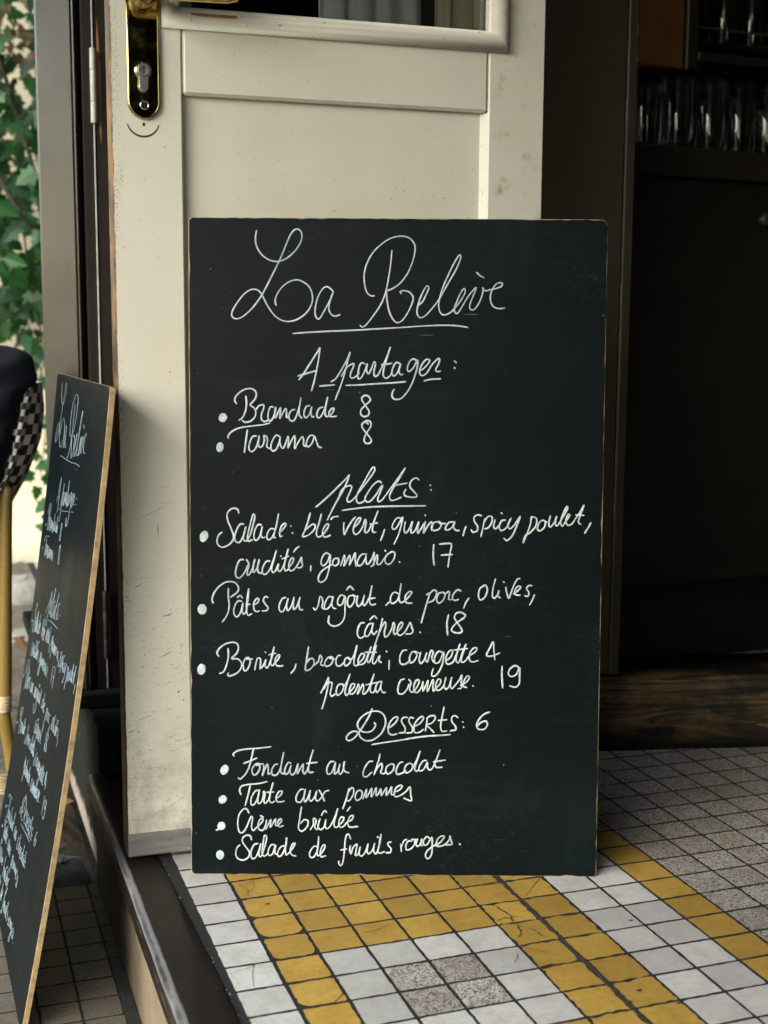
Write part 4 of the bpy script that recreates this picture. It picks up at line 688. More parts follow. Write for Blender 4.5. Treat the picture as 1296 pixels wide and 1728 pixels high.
def chalkboard(label, bl, e, u, W, H, T=.0055, bow=0.0, scale=(1, 1), seed=1, remap=None, pen=1.0):
    e = Vector(e).normalized(); u = Vector(u).normalized(); n = e.cross(u).normalized(); bl = Vector(bl); rr = random.Random(seed)
    root = thing('menu_board', label, 'menu board', tuple(bl))
    root.matrix_world = Matrix(((e.x, n.x, u.x, bl.x), (e.y, n.y, u.y, bl.y), (e.z, n.z, u.z, bl.z), (0, 0, 0, 1)))
    def bw(z): v = z / H; return bow * 4 * v * (1 - v)
    # local axes: x along the board, y out of its face, z up it
    out = []; rad = [.004, .004, .008, .005]
    cs = [((0, 0), 180, rad[0]), ((W, 0), 270, rad[1]), ((W, H), 0, rad[2]), ((0, H), 90, rad[3])]
    for i, ((cx, cz), a, r) in enumerate(cs):
        ox = cx + (r if i in (0, 3) else -r); oz = cz + (r if i in (0, 1) else -r)
        arc = [(ox + r * math.cos(R(a + 90 * q / 5)), oz + r * math.sin(R(a + 90 * q / 5))) for q in range(6)]
        out += arc
        (nx, nz), na, nr = cs[(i + 1) % 4]; j = (i + 1) % 4
        ex = nx + (nr if j in (0, 3) else -nr) + nr * math.cos(R(na)); ez = nz + (nr if j in (0, 1) else -nr) + nr * math.sin(R(na))
        lx, lz = out[-1]; m = 60
        out += [(lx + (ex - lx) * q / m, lz + (ez - lz) * q / m) for q in range(1, m)]
    N = len(out); cx, cz = W / 2, H / 2
    def off(p, d):
        x, z = p; ux = max(min(x, W - .008), .008); uz = max(min(z, H - .008), .008)
        dx, dz = x - ux, z - uz; L = math.hypot(dx, dz) or 1
        return (x - dx / L * d, z - dz / L * d)
    jag = [max(.0001, rr.gauss(.0007, .00028) + (rr.random() < .05) * rr.uniform(.0004, .0012)) for _ in range(N)]
    f0 = [(x, 0 + bw(z), z) for x, z in (off(p, jag[i]) for i, p in enumerate(out))]
    f1 = [(x, -.0006 + bw(z), z) for x, z in out]; f2 = [(x, -T + bw(z), z) for x, z in out]
    mb = MB()
    # face as horizontal strips so that it can bow
    zs = [H * k / 24 for k in range(25)]
    if bow == 0: mb.face(f0, 0, False)
    else:
        left = sorted([p for p in f0 if p[0] < W * .5], key=lambda p: p[2]); right = sorted([p for p in f0 if p[0] >= W * .5], key=lambda p: p[2])
        def ed(lst, z):
            for a, b in zip(lst, lst[1:]):
                if a[2] <= z <= b[2] and b[2] > a[2]: t = (z - a[2]) / (b[2] - a[2]); return a[0] + (b[0] - a[0]) * t
            return lst[0][0] if z < lst[0][2] else lst[-1][0]
        zz = sorted(set([min(max(z, f0_min), f0_max) for z in [H * k / 160 for k in range(161)] for f0_min, f0_max in [(min(p[2] for p in f0), max(p[2] for p in f0))]]))
        sideL = [p for p in left if p[0] < .02]; sideR = [p for p in right if p[0] > W - .02]
        mb.grid([[(ed(sideL, z), bw(z), z), (ed(sideR, z), bw(z), z)] for z in zz], 0, True)
    mb.build('board_face', BOARD, root, fix=False)
    mb = MB(); mb.grid([f0, f1], 0, False, close=True); mb.grid([f1, f2], 0, False, close=True)
    if bow == 0: mb.face(f2[::-1], 1)
    else:
        zz = [H * k / 40 for k in range(41)]; mb.grid([[(.0, -T + bw(z), z), (W, -T + bw(z), z)] for z in zz], 1, True)
    # splintered fibres at the rim
    for k in range(70):
        i = rr.randrange(N); x, z = out[i]; x2, z2 = off((x, z), rr.uniform(.001, .0035)); w = .00025
        mb.face([(x, -.0002 + bw(z), z - w), (x, -.0002 + bw(z), z + w), (x2, .00022 + bw(z2), z2 + rr.uniform(-.001, .001))], 0)
    mb.build('raw_edge', [MDF, BOARD], root, fix=False)
    RAD = {'title': .00083, 'heading': .00092, 'item': .00092, 'price': .00096}
    for gi, (kind, dots, txt) in enumerate(LETTERING):
        mb = MB(); h0 = .00018
        for si, st in enumerate(txt.split(';')):
            pts = [tuple(int(v) * 1e-4 for v in q.split(',')) for q in st.split()]
            pts = [remap(gi, a, b) for a, b in pts] if remap else pts
            c = catmull([(a, b, 0) for a, b in pts], 5); r = RAD[kind] * pen
            rows = []; L = len(c)
            for i, p in enumerate(c):
                d = (c[min(i + 1, L - 1)] - c[max(i - 1, 0)]); d = d.normalized() if d.length > 1e-9 else Vector((1, 0, 0))
                s = Vector((-d.y, d.x, 0)); rw = r * (1 + .12 * math.sin(i * .21 + si) + rr.gauss(0, .03)) * (1.0 if 0 < i < L - 1 else .8)
                h = h0 + .00002 * (si % 9) + .00010 * i / L + .00012
                A, B, C_, D = p - s * rw, p - s * rw * .62, p + s * rw * .62, p + s * rw
                rows.append([(A.x, bw(A.y), A.y), (B.x, bw(B.y) + h, B.y), (C_.x, bw(C_.y) + h, C_.y), (D.x, bw(D.y), D.y)])
                if i in (0, L - 1) or i % 5 == 0:
                    q = 10; hh = h + .000011
                    ring1 = [(p.x + rw * math.cos(k * 2 * math.pi / q), p.y + rw * math.sin(k * 2 * math.pi / q)) for k in range(q)]
                    ring2 = [(p.x + rw * .62 * math.cos(k * 2 * math.pi / q), p.y + rw * .62 * math.sin(k * 2 * math.pi / q)) for k in range(q)]
                    mb.grid([[(a, bw(b), b) for a, b in ring1], [(a, bw(b) + hh, b) for a, b in ring2]], 0, True, close=True)
                    mb.face([(a, bw(b) + hh, b) for a, b in ring2], 0)
            mb.grid(rows, 0, True)
        for (x, y, r) in dots:
            x, y, r = x * 1e-4, y * 1e-4, r * 1e-4 * pen; x, y = remap(gi, x, y) if remap else (x, y); q = 26; ph = rr.uniform(0, 6); hh = .0004
            rad_ = [r * (1 + .07 * math.sin(2 * k * 2 * math.pi / q + ph) + rr.gauss(0, .025)) for k in range(q)]
            ang = [k * 2 * math.pi / q for k in range(q)]
            r1 = [(x + .9 * rad_[k] * math.cos(ang[k]) + .12 * rad_[k] * math.sin(ang[k]), y + 1.08 * rad_[k] * math.sin(ang[k])) for k in range(q)]
            r2 = [(x + (a - x) * .86, y + (b - y) * .86) for a, b in r1]
            mb.grid([[(a, bw(b), b) for a, b in r1], [(a, bw(b) + hh, b) for a, b in r2]], 0, True, close=True); mb.face([(a, bw(b) + hh, b) for a, b in r2], 0)
        mb.build('lettering', MARKER if pen == 1.0 else MARKER2, root, fix=False)
    return root
chalkboard('large black menu board with white handwriting, leaning on the white door', (0.0135, 0.0362, 0.0003), (0.94236, -0.33460, 0), (0.02237, 0.06300, 0.99776), .4738, .7587, seed=3)
SB_TR = Vector(((-.0679, .0317, .5695))); SB_TL = Vector(((-.0801, .4943, .5695))); lean = R(9.15)
e2 = (SB_TR - SB_TL); W2 = e2.length; e2.normalize(); hn = Vector((e2.y, -e2.x, 0)); hn = hn if hn.x < 0 else -hn
dn = Vector((0, 0, -1)) * math.cos(lean) + hn * math.sin(lean); H2 = (SB_TR.z - PZ - .0005) / math.cos(lean)
def second_hand(gi, a, b):                          # the same menu, written a little differently
    kx, ky = W2 / .4738, H2 / .7587
    if gi == 0: a = .045 + (a - .05) * .94; b = .747 - (.747 - b) * .86
    elif gi <= 6: b += .012 - .0012 * gi
    a += .004 * math.sin(b * 23 + gi * 1.7); b += .0025 * math.sin(a * 19 + gi * 2.3)
    return a * kx, b * ky
chalkboard('black menu board seen almost edge on, leaning on the pavement left of the step', SB_TL + dn * H2, e2, -dn, W2, H2, T=.0062, bow=-.009, seed=8, remap=second_hand, pen=.42)

# ---------------------------------------------------------------- dark jamb, sill and bar on the right
JY = R(-13.4)
jb = thing('door_jamb', 'dark brown door jamb with chipped edge right of the white door', 'door jamb', (.5929, .328, .112), JY)
def mat_jamb():
    t = NT('chipped_brown_paint'); x, y, z = t.xyz()
    c = t.mix(t.ramp(t.noise(5, 4), .35, .7), (0.042, 0.036, 0.021), (0.052, 0.045, 0.027))
    e = t.noise(60, 5, .75, t.mapv((1, 1, .35)))
    ch = t.math('MULTIPLY', t.ramp(e, .60, .64), t.ramp(t.math('ABSOLUTE', t.math('SUBTRACT', x, .1325)), .0030, .0012))
    c = t.mix(ch, c, (.55, .52, .45))
    e = t.noise(40, 5, .75, t.mapv((1, 1, .3), loc=(1, 4, 2)))
    ch = t.math('MULTIPLY', t.ramp(e, .55, .60), t.ramp(t.math('ABSOLUTE', t.math('SUBTRACT', x, .1175)), .0012, .0004))
    c = t.mix(t.math('MULTIPLY', ch, .5), c, (.4, .38, .32))
    c = t.mix(t.ramp(t.noise(90, 2), .80, .82), c, (.5, .48, .4))
    t.bump(t.noise(140, 4), .12, .0008); t.set(base=c, rough=.5, spec=.4); return t.m
JAMB = mat_jamb()
mb = MB(); mb.box((-.06, 0, .001), (.1170, .09, 2.13), 0, .0015); mb.build('jamb_face', JAMB, jb)
mb = MB(); mb.box((.1176, -.0035, .001), (.1330, .09, 2.13), 0, .0022); mb.build('jamb_edge', JAMB, jb)
# weathered timber sill
def mat_timber():
    t = NT('weathered_timber'); v = t.mapv((.6, 3, 9))
    w = t.noise(2.6, 4, .6, v, .6)
    g = t.math('FRACT', t.math('MULTIPLY', w, 9.0))
    c = t.mix(t.ramp(g, .15, .75), (.05, .037, .020), (.22, .15, .065))
    c = t.mix(t.ramp(t.noise(6, 5, .7, t.mapv((1, 1, 2))), .40, .62), (.012, .012, .010), c)
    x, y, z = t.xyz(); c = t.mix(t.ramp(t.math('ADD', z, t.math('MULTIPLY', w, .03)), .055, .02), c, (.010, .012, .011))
    t.bump(g, .5, .002); t.set(base=c, rough=.6, spec=.3); return t.m
ts = thing('timber_sill', 'low weathered timber sill on the tiled floor under the dark jamb', 'sill', (.6851, .2855, 0), JY)
mb = MB(); rows = []
for i in range(61):
    x = -.30 + 1.3 * i / 60; wv = .0015 * math.sin(i * .7) + random.gauss(0, .0005)
    rows.append([(x, wv, .0), (x, wv + random.gauss(0, .0007), .05), (x, wv, .095), (x, .003 + wv, .1095), (x, .008, .1118), (x, .14, .1118), (x, .14, 0)])
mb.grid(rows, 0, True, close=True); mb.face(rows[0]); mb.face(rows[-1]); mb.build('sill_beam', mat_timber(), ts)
mb = MB(); mb.box((-.02, .150, .0), (1.0, .153, .105)); mb.build('sill_back', DARKW, ts)
BY = R(5)
BARW = mat_simple('bar_dark_wood', (0.030, 0.027, 0.017), .45, 0, .25, 8, .15, stretch=(1, 1, .25))
bar = thing('bar_counter', 'dark wooden bar counter with a round knob behind the jamb', 'counter', (.75, .5, 0), BY)
def bb(root, name, a, b, m, bev=.003): mb = MB(); mb.box(a, b, 0, bev); return mb.build(name, m, root)
bb(bar, 'counter_top', (-.25, -.004, .886), (1.5, .50, .9335), BARW, .003)
pn = bb(bar, 'front_panel', (-.25, .018, .1965), (1.5, .04, .8855), mat_simple('bar_black_panel', (0.017, 0.017, 0.012), .5, 0, .2, 9, .1), .002)
mb = MB(); mb.lathe([(.00001, 0), (.005, 0), (.005, .008), (.009, .012), (.0115, .018), (.009, .024), (.00001, .026)], 20); kb = mb.build('knob', mat_simple('dark_knob', (.06, .055, .045), .3), bar); kb.location = (.365, .018, .823); kb.rotation_euler = (R(90), 0, 0)
bb(bar, 'plinth_board', (-.25, .20, .0), (1.5, .22, .30), mat_simple('bar_recess', (.006, .006, .006), .8), 0)
cab = thing('wall_cupboard', 'brown cupboard box hanging above the glasses at the bar', 'cupboard', (.75, .5, 1.086), BY)
CARD = mat_simple('brown_cupboard', (.20, .090, .032), .6, 0, .15, 12, .2)
bb(cab, 'cupboard_front', (.10, .125, 0), (.2755, .145, .62), CARD, .002); bb(cab, 'cupboard_body', (.10, .146, .001), (.2755, .40, .62), BARW, .001)
shf = thing('bar_shelf', 'dark open shelf rack holding tumblers right of the brown cupboard', 'shelf', (.75, .5, 1.09), BY)
bb(shf, 'upright', (.279, .12, -.005), (.303, .16, .62), BARW, .002)
bb(shf, 'shelf_board', (.304, .12, .012), (1.5, .40, .028), BARW, .002)
bb(shf, 'shelf_board', (.304, .15, .046), (1.5, .40, .054), BLACK, .001)
bb(shf, 'back_board', (-.25, .405, -.16), (1.5, .415, .62), DARKW, 0)
mb = MB(); mb.tube([(.304, .128, .070), (1.5, .128, .070)], .0022, 8); mb.build('rail', BLACK, shf)
def mat_tumbler():
    t = NT('clear_tumbler_glass'); tr = t.n.new('ShaderNodeBsdfTransparent'); gl = t.n.new('ShaderNodeBsdfGlossy'); gl.inputs['Roughness'].default_value = .03
    lw = t.n.new('ShaderNodeLayerWeight'); lw.inputs[0].default_value = .35; tr.inputs[0].default_value = (.93, .95, .94, 1)
    mx = t.n.new('ShaderNodeMixShader'); t.l.new(t.ramp(lw.outputs[0], 0, 1, .05, .75), mx.inputs[0]); t.l.new(tr.outputs[0], mx.inputs[1]); t.l.new(gl.outputs[0], mx.inputs[2]); t.l.new(mx.outputs[0], t.n['Material Output'].inputs[0]); return t.m
TUMB = mat_tumbler()
def tumbler_mesh(r=.029, h=.120):
    mb = MB(); mb.lathe([(.00001, 0), (r * .84, 0), (r * .88, .003), (r, h), (r - .0006, h + .0008), (r - .0018, h), (r * .88 - .0022, .014), (r * .6, .010), (.00001, .010)], 32); return mb
proto = None; ca, sa = math.cos(BY), math.sin(BY)
def put(lx, ly, z, label, group, s=1.0):
    global proto
    if proto is None: proto = tumbler_mesh().build('tumbler', TUMB); o = proto
    else: o = proto.copy(); scn.collection.objects.link(o)
    o.location = (.75 + ca * lx - sa * ly, .5 + sa * lx + ca * ly, z); o.scale = (s, s, s); o.rotation_euler = (0, 0, random.uniform(0, 6)); tag(o, label, 'glass', group); return o
for j in range(5):
    for i in range(9):
        put(.095 + i * .0615 + (j % 2) * .03 + random.uniform(-.003, .003), .055 + j * .064 + random.uniform(-.004, .004), .9340, 'clear straight tumbler standing in the rows on the bar counter', 'tumblers on the bar counter', 1.0 if i > 1 else .86)
for j in range(2):
    for i in range(6):
        put(.345 + i * .063, .19 + j * .065, 1.1445, 'clear straight tumbler standing on the shelf rack above the bar', 'tumblers on the shelf rack')

# ---------------------------------------------------------------- garden wall, ivy, chair, leaves
def mat_wall():
    t = NT('pale_yellow_render'); x, y, z = t.xyz()
    c = t.mix(t.ramp(t.noise(3, 5, .6), .35, .7), (.76, .70, .49), (.80, .75, .55))
    c = t.mix(t.math('MULTIPLY', t.ramp(t.math('ADD', z, t.math('MULTIPLY', t.noise(7, 5, .7), .3)), .12, -.02), .75), c, (.20, .20, .19))
    t.bump(t.noise(60, 5), .4, .003); t.set(base=c, rough=.9, spec=.2); return t.m
gw = MB(); gw.box((-5, 0, 0), (2.2, .2, 3.9), 0, 0, Matrix.Rotation(R(-30), 3, 'Z'), (.02, 2.95, -.3)); gwo = gw.build('garden_wall', mat_wall()); tag(gwo, 'pale yellow rendered garden wall behind the ivy at the left edge', 'wall')
BARK = mat_simple('ivy_bark', (.055, .050, .038), .85, 0, .4, 40, .6)
DRYT = mat_simple('dry_twig', (.10, .065, .035), .9, 0, .4, 50, .5)
def mat_leaf():
    t = NT('ivy_leaf'); ti = t.attr('tint')
    c = t.mix(ti, (.006, .045, .016), (.035, .135, .035))
    c = t.mix(t.ramp(t.noise(60, 3), .4, .7, 0, .4), c, (.02, .08, .03))
    t.set(base=c, rough=.38, spec=.5); t.bump(t.noise(90, 3), .3, .002)
    tr = t.n.new('ShaderNodeBsdfTranslucent'); t.l.new(t.mix(.5, c, (.10, .30, .03)), tr.inputs[0])
    mx = t.n.new('ShaderNodeMixShader'); mx.inputs[0].default_value = .28
    t.l.new(t.b.outputs[0], mx.inputs[1]); t.l.new(tr.outputs[0], mx.inputs[2]); t.l.new(mx.outputs[0], t.n['Material Output'].inputs[0]); return t.m
LEAF = mat_leaf()
ivy = thing('ivy_plant', 'green ivy climbing the pale yellow wall at the left edge', 'ivy', (-.2, 2.7, PZ))
ivy_o = Vector((-.2, 2.7, PZ)); rr = random.Random(21)
stems = MB(); anchors = []
W = lambda x, y, z: Vector((x, y, z)) - ivy_o
main = [[(-.11, 2.32, 1.62), (-.04, 2.34, 1.36), (.035, 2.36, 1.10), (.10, 2.4, .90)],
        [(-.10, 2.30, 1.16), (-.05, 2.30, 1.03), (.03, 2.32, .90), (.10, 2.35, .80), (.16, 2.4, .7)],
        [(.02, 2.45, 1.75), (.055, 2.45, 1.5), (.12, 2.45, 1.34)],
        [(-.06, 2.5, 1.2), (-.03, 2.5, .95), (.005, 2.5, .75), (.05, 2.5, .55), (.10, 2.5, .36)],
        [(.01, 2.42, 1.0), (.03, 2.44, .8), (.06, 2.46, .62), (.075, 2.5, .4), (.05, 2.5, .2)],
        [(.12, 2.5, .22), (.05, 2.5, .24), (.01, 2.5, .33)]]
for k in range(26):
    x = rr.uniform(-1.1, .22); p = []; z = rr.uniform(.1, .5); y = rr.uniform(2.45, 2.85)
    while z < 2.6: p.append((x, y, z)); x += rr.gauss(0, .05); y += rr.gauss(0, .02); y = min(max(y, 2.3), 2.85); z += .16
    main.append(p)
for i, p in enumerate(main):
    c = catmull(p, 6); r0 = (.0075, .0085, .007, .0035, .003, .0016)[i] if i < 6 else rr.uniform(.0016, .0045)
    stems.tube([W(*q) for q in c], [r0 * (1 - .5 * j / len(c)) for j in range(len(c))], 7)
    anchors += [c[j] for j in range(0, len(c), 1)]
stems.build('stems', BARK, ivy)
shape = [(0, -.02), (.16, -.10), (.44, -.06), (.33, .16), (.52, .38), (.30, .46), (.26, .66), (0, 1.0), (-.26, .66), (-.30, .46), (-.52, .38), (-.33, .16), (-.44, -.06), (-.16, -.10)]
lv = MB()
def leaf(mbx, p, size, nrm, roll, ti, off=Vector((0, 0, 0))):
    nrm = nrm.normalized(); up = Vector((math.sin(roll), 0, -math.cos(roll))); a = (up - nrm * up.dot(nrm)).normalized(); b = nrm.cross(a)
    cu = rr.uniform(.05, .22); pts = []
    for sx, sy in shape: pts.append(p + (b * sx + a * sy) * size - nrm * size * cu * (abs(sx) * 1.3 - .15 * sy + sy * sy * .35) - off)
    mid = p + a * .42 * size - off
    for i in range(len(pts)): mbx.face([mid, pts[i], pts[(i + 1) % len(pts)]], 0, False, ti)
n = 0
while n < 1900:
    if rr.random() < .35: q = rr.choice(anchors); p = Vector(q) + Vector((rr.gauss(0, .035), rr.gauss(-.03, .04), rr.gauss(0, .04)))
    else: p = Vector((rr.uniform(-.32, .26), rr.uniform(2.25, 2.8), rr.uniform(.5, 2.0))) if rr.random() < .8 else Vector((rr.uniform(-1.1, .3), rr.uniform(2.3, 2.8), rr.uniform(.5, 2.4)))
    dens = min(1, max(.08, (p.z - .42) / .35)) * (1 if not (p.z < .62 and p.x < .02) else .12)
    if p.z > 1.30 and p.x > -.25: dens *= .55
    if rr.random() > dens or p.z < .12: continue
    leaf(lv, p, rr.uniform(.034, .070), Vector((rr.gauss(-.15, .45), -1, rr.gauss(.45, .4))), rr.gauss(0, .6), rr.random() ** 1.6, ivy_o); n += 1
for (x, z) in ((.045, .27), (.07, .24), (.085, .20), (.06, .19), (.10, .15), (.065, .13), (.075, .09), (.09, .05), (.055, .05), (.03, .29), (.1, .3), (.05, .33), (.02, .22), (.075, .28), (.095, .22), (.11, .10), (.08, .02), (.06, .37), (.09, .36), (.04, .17)):
    leaf(lv, Vector((x, 2.48, z)), rr.uniform(.03, .055), Vector((rr.gauss(-.3, .5), -1, rr.gauss(.5, .4))), rr.gauss(-.6, .7), rr.random(), ivy_o)
lv.build('leaves', LEAF, ivy, attr=True, fix=False)
dry = MB()
for k in range(60):
    p = Vector((rr.gauss(-.01, .05), 2.36 + rr.gauss(0, .03), 1.40 + rr.gauss(0, .05))); leaf(dry, p, rr.uniform(.015, .035), Vector((rr.gauss(0, 1), -1, rr.gauss(0, 1))), rr.uniform(0, 6), 0, ivy_o)
dry.build('withered_leaves', DRYT, ivy, fix=False)
# fallen leaves
LITTER = mat_simple('fallen_leaf', (.20, .105, .05), .7, 0, .4, 25, .4)
spots = [(-.105, .56, .05), (-.075, .60, .045), (-.12, .66, .05), (-.09, .74, .04), (-.10, .87, .05), (-.02, 1.55, .06), (.01, 1.75, .05), (-.06, 1.9, .05), (-.10, 1.3, .05), (.03, 2.1, .06), (-.3, 1.7, .06), (-.45, 1.1, .05), (-.2, 2.3, .05), (-.55, 2.0, .06)]
first = None
for i, (x, y, s) in enumerate(spots):
    if first is None:
        mb = MB(); leaf(mb, Vector((0, 0, 0)), 1.0, Vector((.2, -.3, 1)), .4, .5); first = mb.build('fallen_leaf', LITTER, fix=False); o = first
    else: o = first.copy(); scn.collection.objects.link(o)
    o.location = (x, y, PZ + .014 + .02 * max(0, y - 1.4)); o.scale = (s, s, s); o.rotation_euler = (rr.gauss(0, .35), rr.gauss(0, .35), rr.uniform(0, 6))
    tag(o, 'curled brown fallen leaf lying on the earth left of the white door', 'leaf', 'fallen leaves on the ground')

# street trees behind the viewer: the glossy paint and brass mirror them
BARK2 = mat_simple('tree_bark', (.07, .055, .04), .9, 0, .4, 12, .6)
def mat_crown():
    t = NT('tree_foliage'); ti = t.attr('tint'); t.set(base=t.mix(ti, (.045, .10, .030), (.12, .22, .06)), rough=.6); return t.m
CROWN = mat_crown()
def tree(x, y, h, seed, label):
    rt = random.Random(seed); root = thing('street_tree', label, 'tree', (x, y, PZ), 0, None); mb = MB()
    mb.tube([(0, 0, -.1), (.05, .03, h * .25), (.02, .08, h * .5), (-.03, .05, h * .85)], [.16, .13, .10, .03], 10)
    tips = []
    for k in range(9):
        a = rt.uniform(0, 6.28); z0 = h * rt.uniform(.26, .6); r = rt.uniform(.8, 1.7); t1 = (r * math.cos(a), r * math.sin(a), z0 + rt.uniform(.5, 1.3))
        mb.tube([(.02, .07, z0), (t1[0] * .5, t1[1] * .5, z0 + .25), t1], [.06, .04, .015], 7); tips.append(t1)
    mb.build('trunk', BARK2, root); lf_ = MB()
    cl = [Vector(t) + Vector((rt.gauss(0, .35), rt.gauss(0, .35), rt.gauss(.25, .35))) for t in tips for _ in range(4)] + [Vector((rt.gauss(0, .7), rt.gauss(0, .7), h * rt.uniform(.55, 1.0))) for _ in range(16)]
    for c in cl:
        for _ in range(55):
            p = c + Vector((rt.gauss(0, .24), rt.gauss(0, .24), rt.gauss(0, .20))); n_ = Vector((rt.gauss(0, 1), rt.gauss(0, 1), rt.gauss(.6, .8))).normalized(); a = n_.cross(Vector((rt.gauss(0, 1), rt.gauss(0, 1), .2))).normalized(); b_ = n_.cross(a); s_ = rt.uniform(.05, .10)
            lf_.face([p - a * s_, p - b_ * s_ * .5, p + a * s_, p + b_ * s_ * .5], 0, False, rt.random())
    lf_.build('crown', CROWN, root, attr=True, fix=False)
tree(-3.9, -13.0, 5.0, 1, 'leafy street tree across the pavement, nearest to the cafe')
tree(-7.2, -14.0, 6.0, 2, 'tall leafy street tree, the middle of the three')
tree(-12.0, -12.0, 5.5, 3, 'leafy street tree farthest along the street')
mb = MB(); mb.face([(-40, -30, PZ), (-1.0, -30, PZ), (-1.0, -3.4, PZ), (-40, -3.4, PZ)]); struct(mb.build('road', mat_simple('asphalt', (.035, .035, .036), .85, 0, .3, 30, .4), fix=False))

# bistro chair with a jacket on its back, cut by the left edge
def mat_weave():
    t = NT('black_white_rattan_weave'); uv = t.n.new('ShaderNodeTexCoord').outputs['UV']
    ck = t.n.new('ShaderNodeTexChecker'); t.l.new(uv, ck.inputs[0]); ck.inputs['Scale'].default_value = 1.0
    ck.inputs[1].default_value = (.95, .94, .90, 1); ck.inputs[2].default_value = (.012, .014, .017, 1)
    wv = t.n.new('ShaderNodeTexWave'); t.l.new(uv, wv.inputs[0]); wv.inputs['Scale'].default_value = 1.0; wv.bands_direction = 'DIAGONAL'
    t.bump(t.math('ADD', ck.outputs[1], t.math('MULTIPLY', wv.outputs[1], .5)), .25, .001); t.set(base=ck.outputs[0], rough=.42, spec=.5); return t.m
WEAVE = mat_weave()
BAMB = NT('olive_bamboo'); _x, _y, _z = BAMB.xyz()
BAMB.set(base=BAMB.mix(BAMB.ramp(BAMB.noise(40, 4, .6, BAMB.mapv((1, 1, .08))), .35, .68), (.24, .165, .035), (.13, .095, .022)), rough=.38, spec=.5); BAMB = BAMB.m
RATT = mat_simple('pale_rattan_binding', (.46, .40, .24), .6, 0, .3, 90, .5, stretch=(1, 1, 4))
CY = .80
ch = thing('bistro_chair', 'woven black and white bistro chair with bamboo legs at the left edge', 'chair', (-.33, CY, PZ)); co = Vector((-.33, CY, PZ))
def L3(x, y, z): return (x - co.x, y - co.y, z - co.z)
def uvgrid(name, rows, m, nu, nv, parent):
    mb = MB(); mb.grid(rows, 0, True); o = mb.build(name, m, parent, fix=False); me = o.data; l = me.uv_layers.new(name='UVMap'); R_, C_ = len(rows), len(rows[0])
    for poly in me.polygons:
        i, j = divmod(poly.index, C_ - 1)
        cs = [(i, j), (i, j + 1), (i + 1, j + 1), (i + 1, j)]
        for li, (a, b) in zip(poly.loop_indices, cs): l.data[li].uv = (b / (C_ - 1) * nu, a / (R_ - 1) * nv)
    return o
def lerpz(tab, z):                                   # x as a function of height, from (x, z) pairs listed top down
    if z >= tab[0][1]: return tab[0][0]
    for (xa, za), (xb, zb) in zip(tab, tab[1:]):
        if zb <= z <= za: return xa + (xb - xa) * (za - z) / (za - zb)
    return tab[-1][0]
T_R = [(-.073, .541), (-.0704, .500), (-.0766, .4514), (-.089, .4175), (-.1043, .3816), (-.1212, .3527), (-.1461, .3113), (-.1708, .2731)]
T_S = [(-.088, .541), (-.0977, .5005), (-.1066, .457), (-.1171, .4231), (-.1293, .3942), (-.1492, .3577), (-.1739, .3175), (-.190, .280)]
T_L = [(-.105, .541), (-.1195, .5005), (-.1285, .457), (-.1352, .4231), (-.1455, .3942), (-.1636, .3577), (-.190, .3175), (-.205, .280)]
AX = -.34
outer = []; band = []
for k in range(25):
    z = .543 - .255 * k / 24; s, r_, l = lerpz(T_S, z), lerpz(T_R, z), lerpz(T_L, z); hw = r_ - AX
    pts = [(s, CY, z), ((s + r_) / 2 + .001, CY + .012, z), (r_, CY + .045, z)]
    for a in range(15, 181, 15): pts.append((AX + hw * math.cos(R(a)), CY + .045 + .26 * math.sin(R(a)), z))
    outer.append([L3(*p) for p in pts])
    band.append([L3(l + (s - l) * j / 8, CY - .014 * math.sin(math.pi * j / 8), z) for j in range(9)])
uvgrid('woven_back', outer, WEAVE, 20, 15, ch); uvgrid('woven_rim', band, WEAVE, 3, 24, ch)
mb = MB(); mb.tube([L3(lerpz(T_S, z) - .012, CY + .006, z) for z in (.54, .50, .45, .40, .36, .31)], .012, 10); mb.build('back_frame', BAMB, ch)
def leg(pts, name='leg'):
    mb = MB(); c = catmull(pts, 5); mb.tube([L3(*p) for p in c], [.0108 + .0006 * math.sin(i * .8) for i in range(len(c))], 14); o = mb.build(name, BAMB, ch)
    mb = MB()
    for k in range(5): z = .0195 - .0055 * k; mb.lathe([(.0112, -.0028), (.0130, 0), (.0112, .0028)], 16, 0, L3(pts[2][0] - .0006 * k, pts[2][1], z))
    mb.build('binding', RATT, o)
leg([(-.138, CY + .01, .37), (-.1402, CY, .3455), (-.1531, CY, .0156), (-.1565, CY, .0005), (-.1513, CY, -.0462), (-.1438, CY, -.1092), (-.1377, CY, PZ)])
leg([(-.54, CY + .01, .37), (-.538, CY, .3455), (-.527, CY, .0156), (-.5235, CY, .0005), (-.529, CY, -.0462), (-.536, CY, -.1092), (-.542, CY, PZ)])
for sx in (-.20, -.48): leg([(sx, CY + .30, .30), (sx, CY + .31, .2), (sx, CY + .32, .0156), (sx, CY + .325, 0), (sx, CY + .33, -.06), (sx, CY + .34, PZ)])
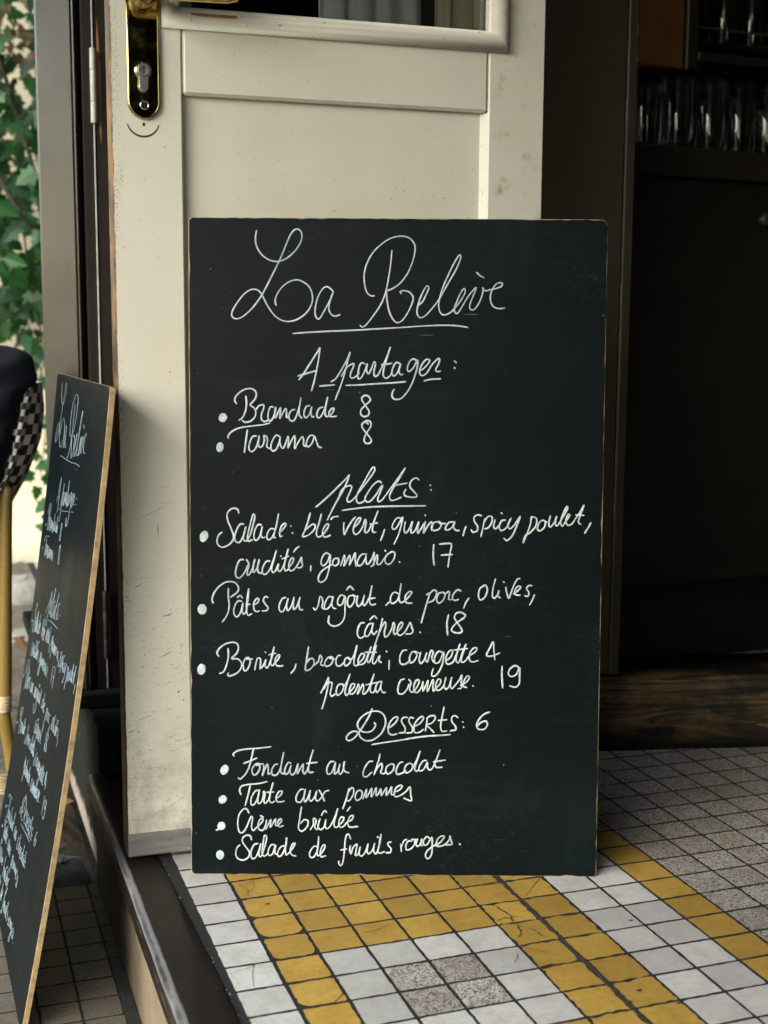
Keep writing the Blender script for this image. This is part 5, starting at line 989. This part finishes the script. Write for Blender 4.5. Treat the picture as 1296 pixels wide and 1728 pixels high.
mb = MB(); mb.lathe([(.00001, -.012), (.165, -.012), (.175, -.004), (.175, .006), (.165, .012), (.00001, .012)], 40, 0, L3(AX, CY + .17, .285)); mb.build('seat', WEAVE, ch)
mb = MB()
for k in range(7): mb.tube([L3(-.190 + .0007 * k, CY - .012 + .001 * k, -.105 - .0052 * k), L3(-.165, CY - .0145, -.111 - .0052 * k), L3(-.1430, CY - .012, -.114 - .0052 * k), L3(-.1370, CY, -.112 - .0052 * k)], .0026, 7)
mb.build('binding', RATT, ch)
JACK = mat_simple('dark_navy_cloth', (.0085, .012, .019), .85, 0, .35, 10, .25, spec=.25)
jk = MB(); rows = []; rj = random.Random(4)
T_J = [(-.1271, .6025), (-.1087, .5968), (-.0932, .5853), (-.0843, .5699), (-.0819, .5564), (-.087, .5439), (-.0987, .5295), (-.1109, .5007), (-.1235, .4573), (-.1302, .4235), (-.1436, .3849), (-.1682, .3466), (-.2069, .2994)]
for k in range(37):
    z = .6022 - .302 * (k / 36) ** 1.25; xr = lerpz(T_J, z); xl = 2 * AX - xr; row = []
    ry = .075 * min(1, math.sqrt(max(0.02, (.6045 - z) / .03)))
    for a in range(64):
        an = 2 * math.pi * a / 64; cx_ = math.copysign(abs(math.cos(an)) ** .75, math.cos(an)); sy = math.copysign(abs(math.sin(an)) ** .8, math.sin(an))
        w = 1 + .10 * math.sin(5 * an + z * 55 + 2 * math.sin(z * 30)) * abs(sy) + .07 * math.sin(9 * an - z * 95 + math.sin(4 * an))
        row.append(((xl + xr) / 2 + (xr - xl) / 2 * cx_ + .0035 * math.sin(z * 120 + 3 * sy) * (abs(cx_) > .5), CY + .01 + ry * sy * w, z + .004 * math.sin(an * 7 + k) * abs(sy)))
    rows.append(row)
jk.grid([[ (p[0] - AX, p[1] - CY, p[2] - .3) for p in r] for r in rows], 0, True, close=True); jk.face([(p[0] - AX, p[1] - CY, p[2] - .3) for p in rows[0]])
jko = jk.build('jacket', JACK); jko.location = (AX, CY, .3); tag(jko, 'dark navy jacket hung over the back of the woven chair', 'jacket')
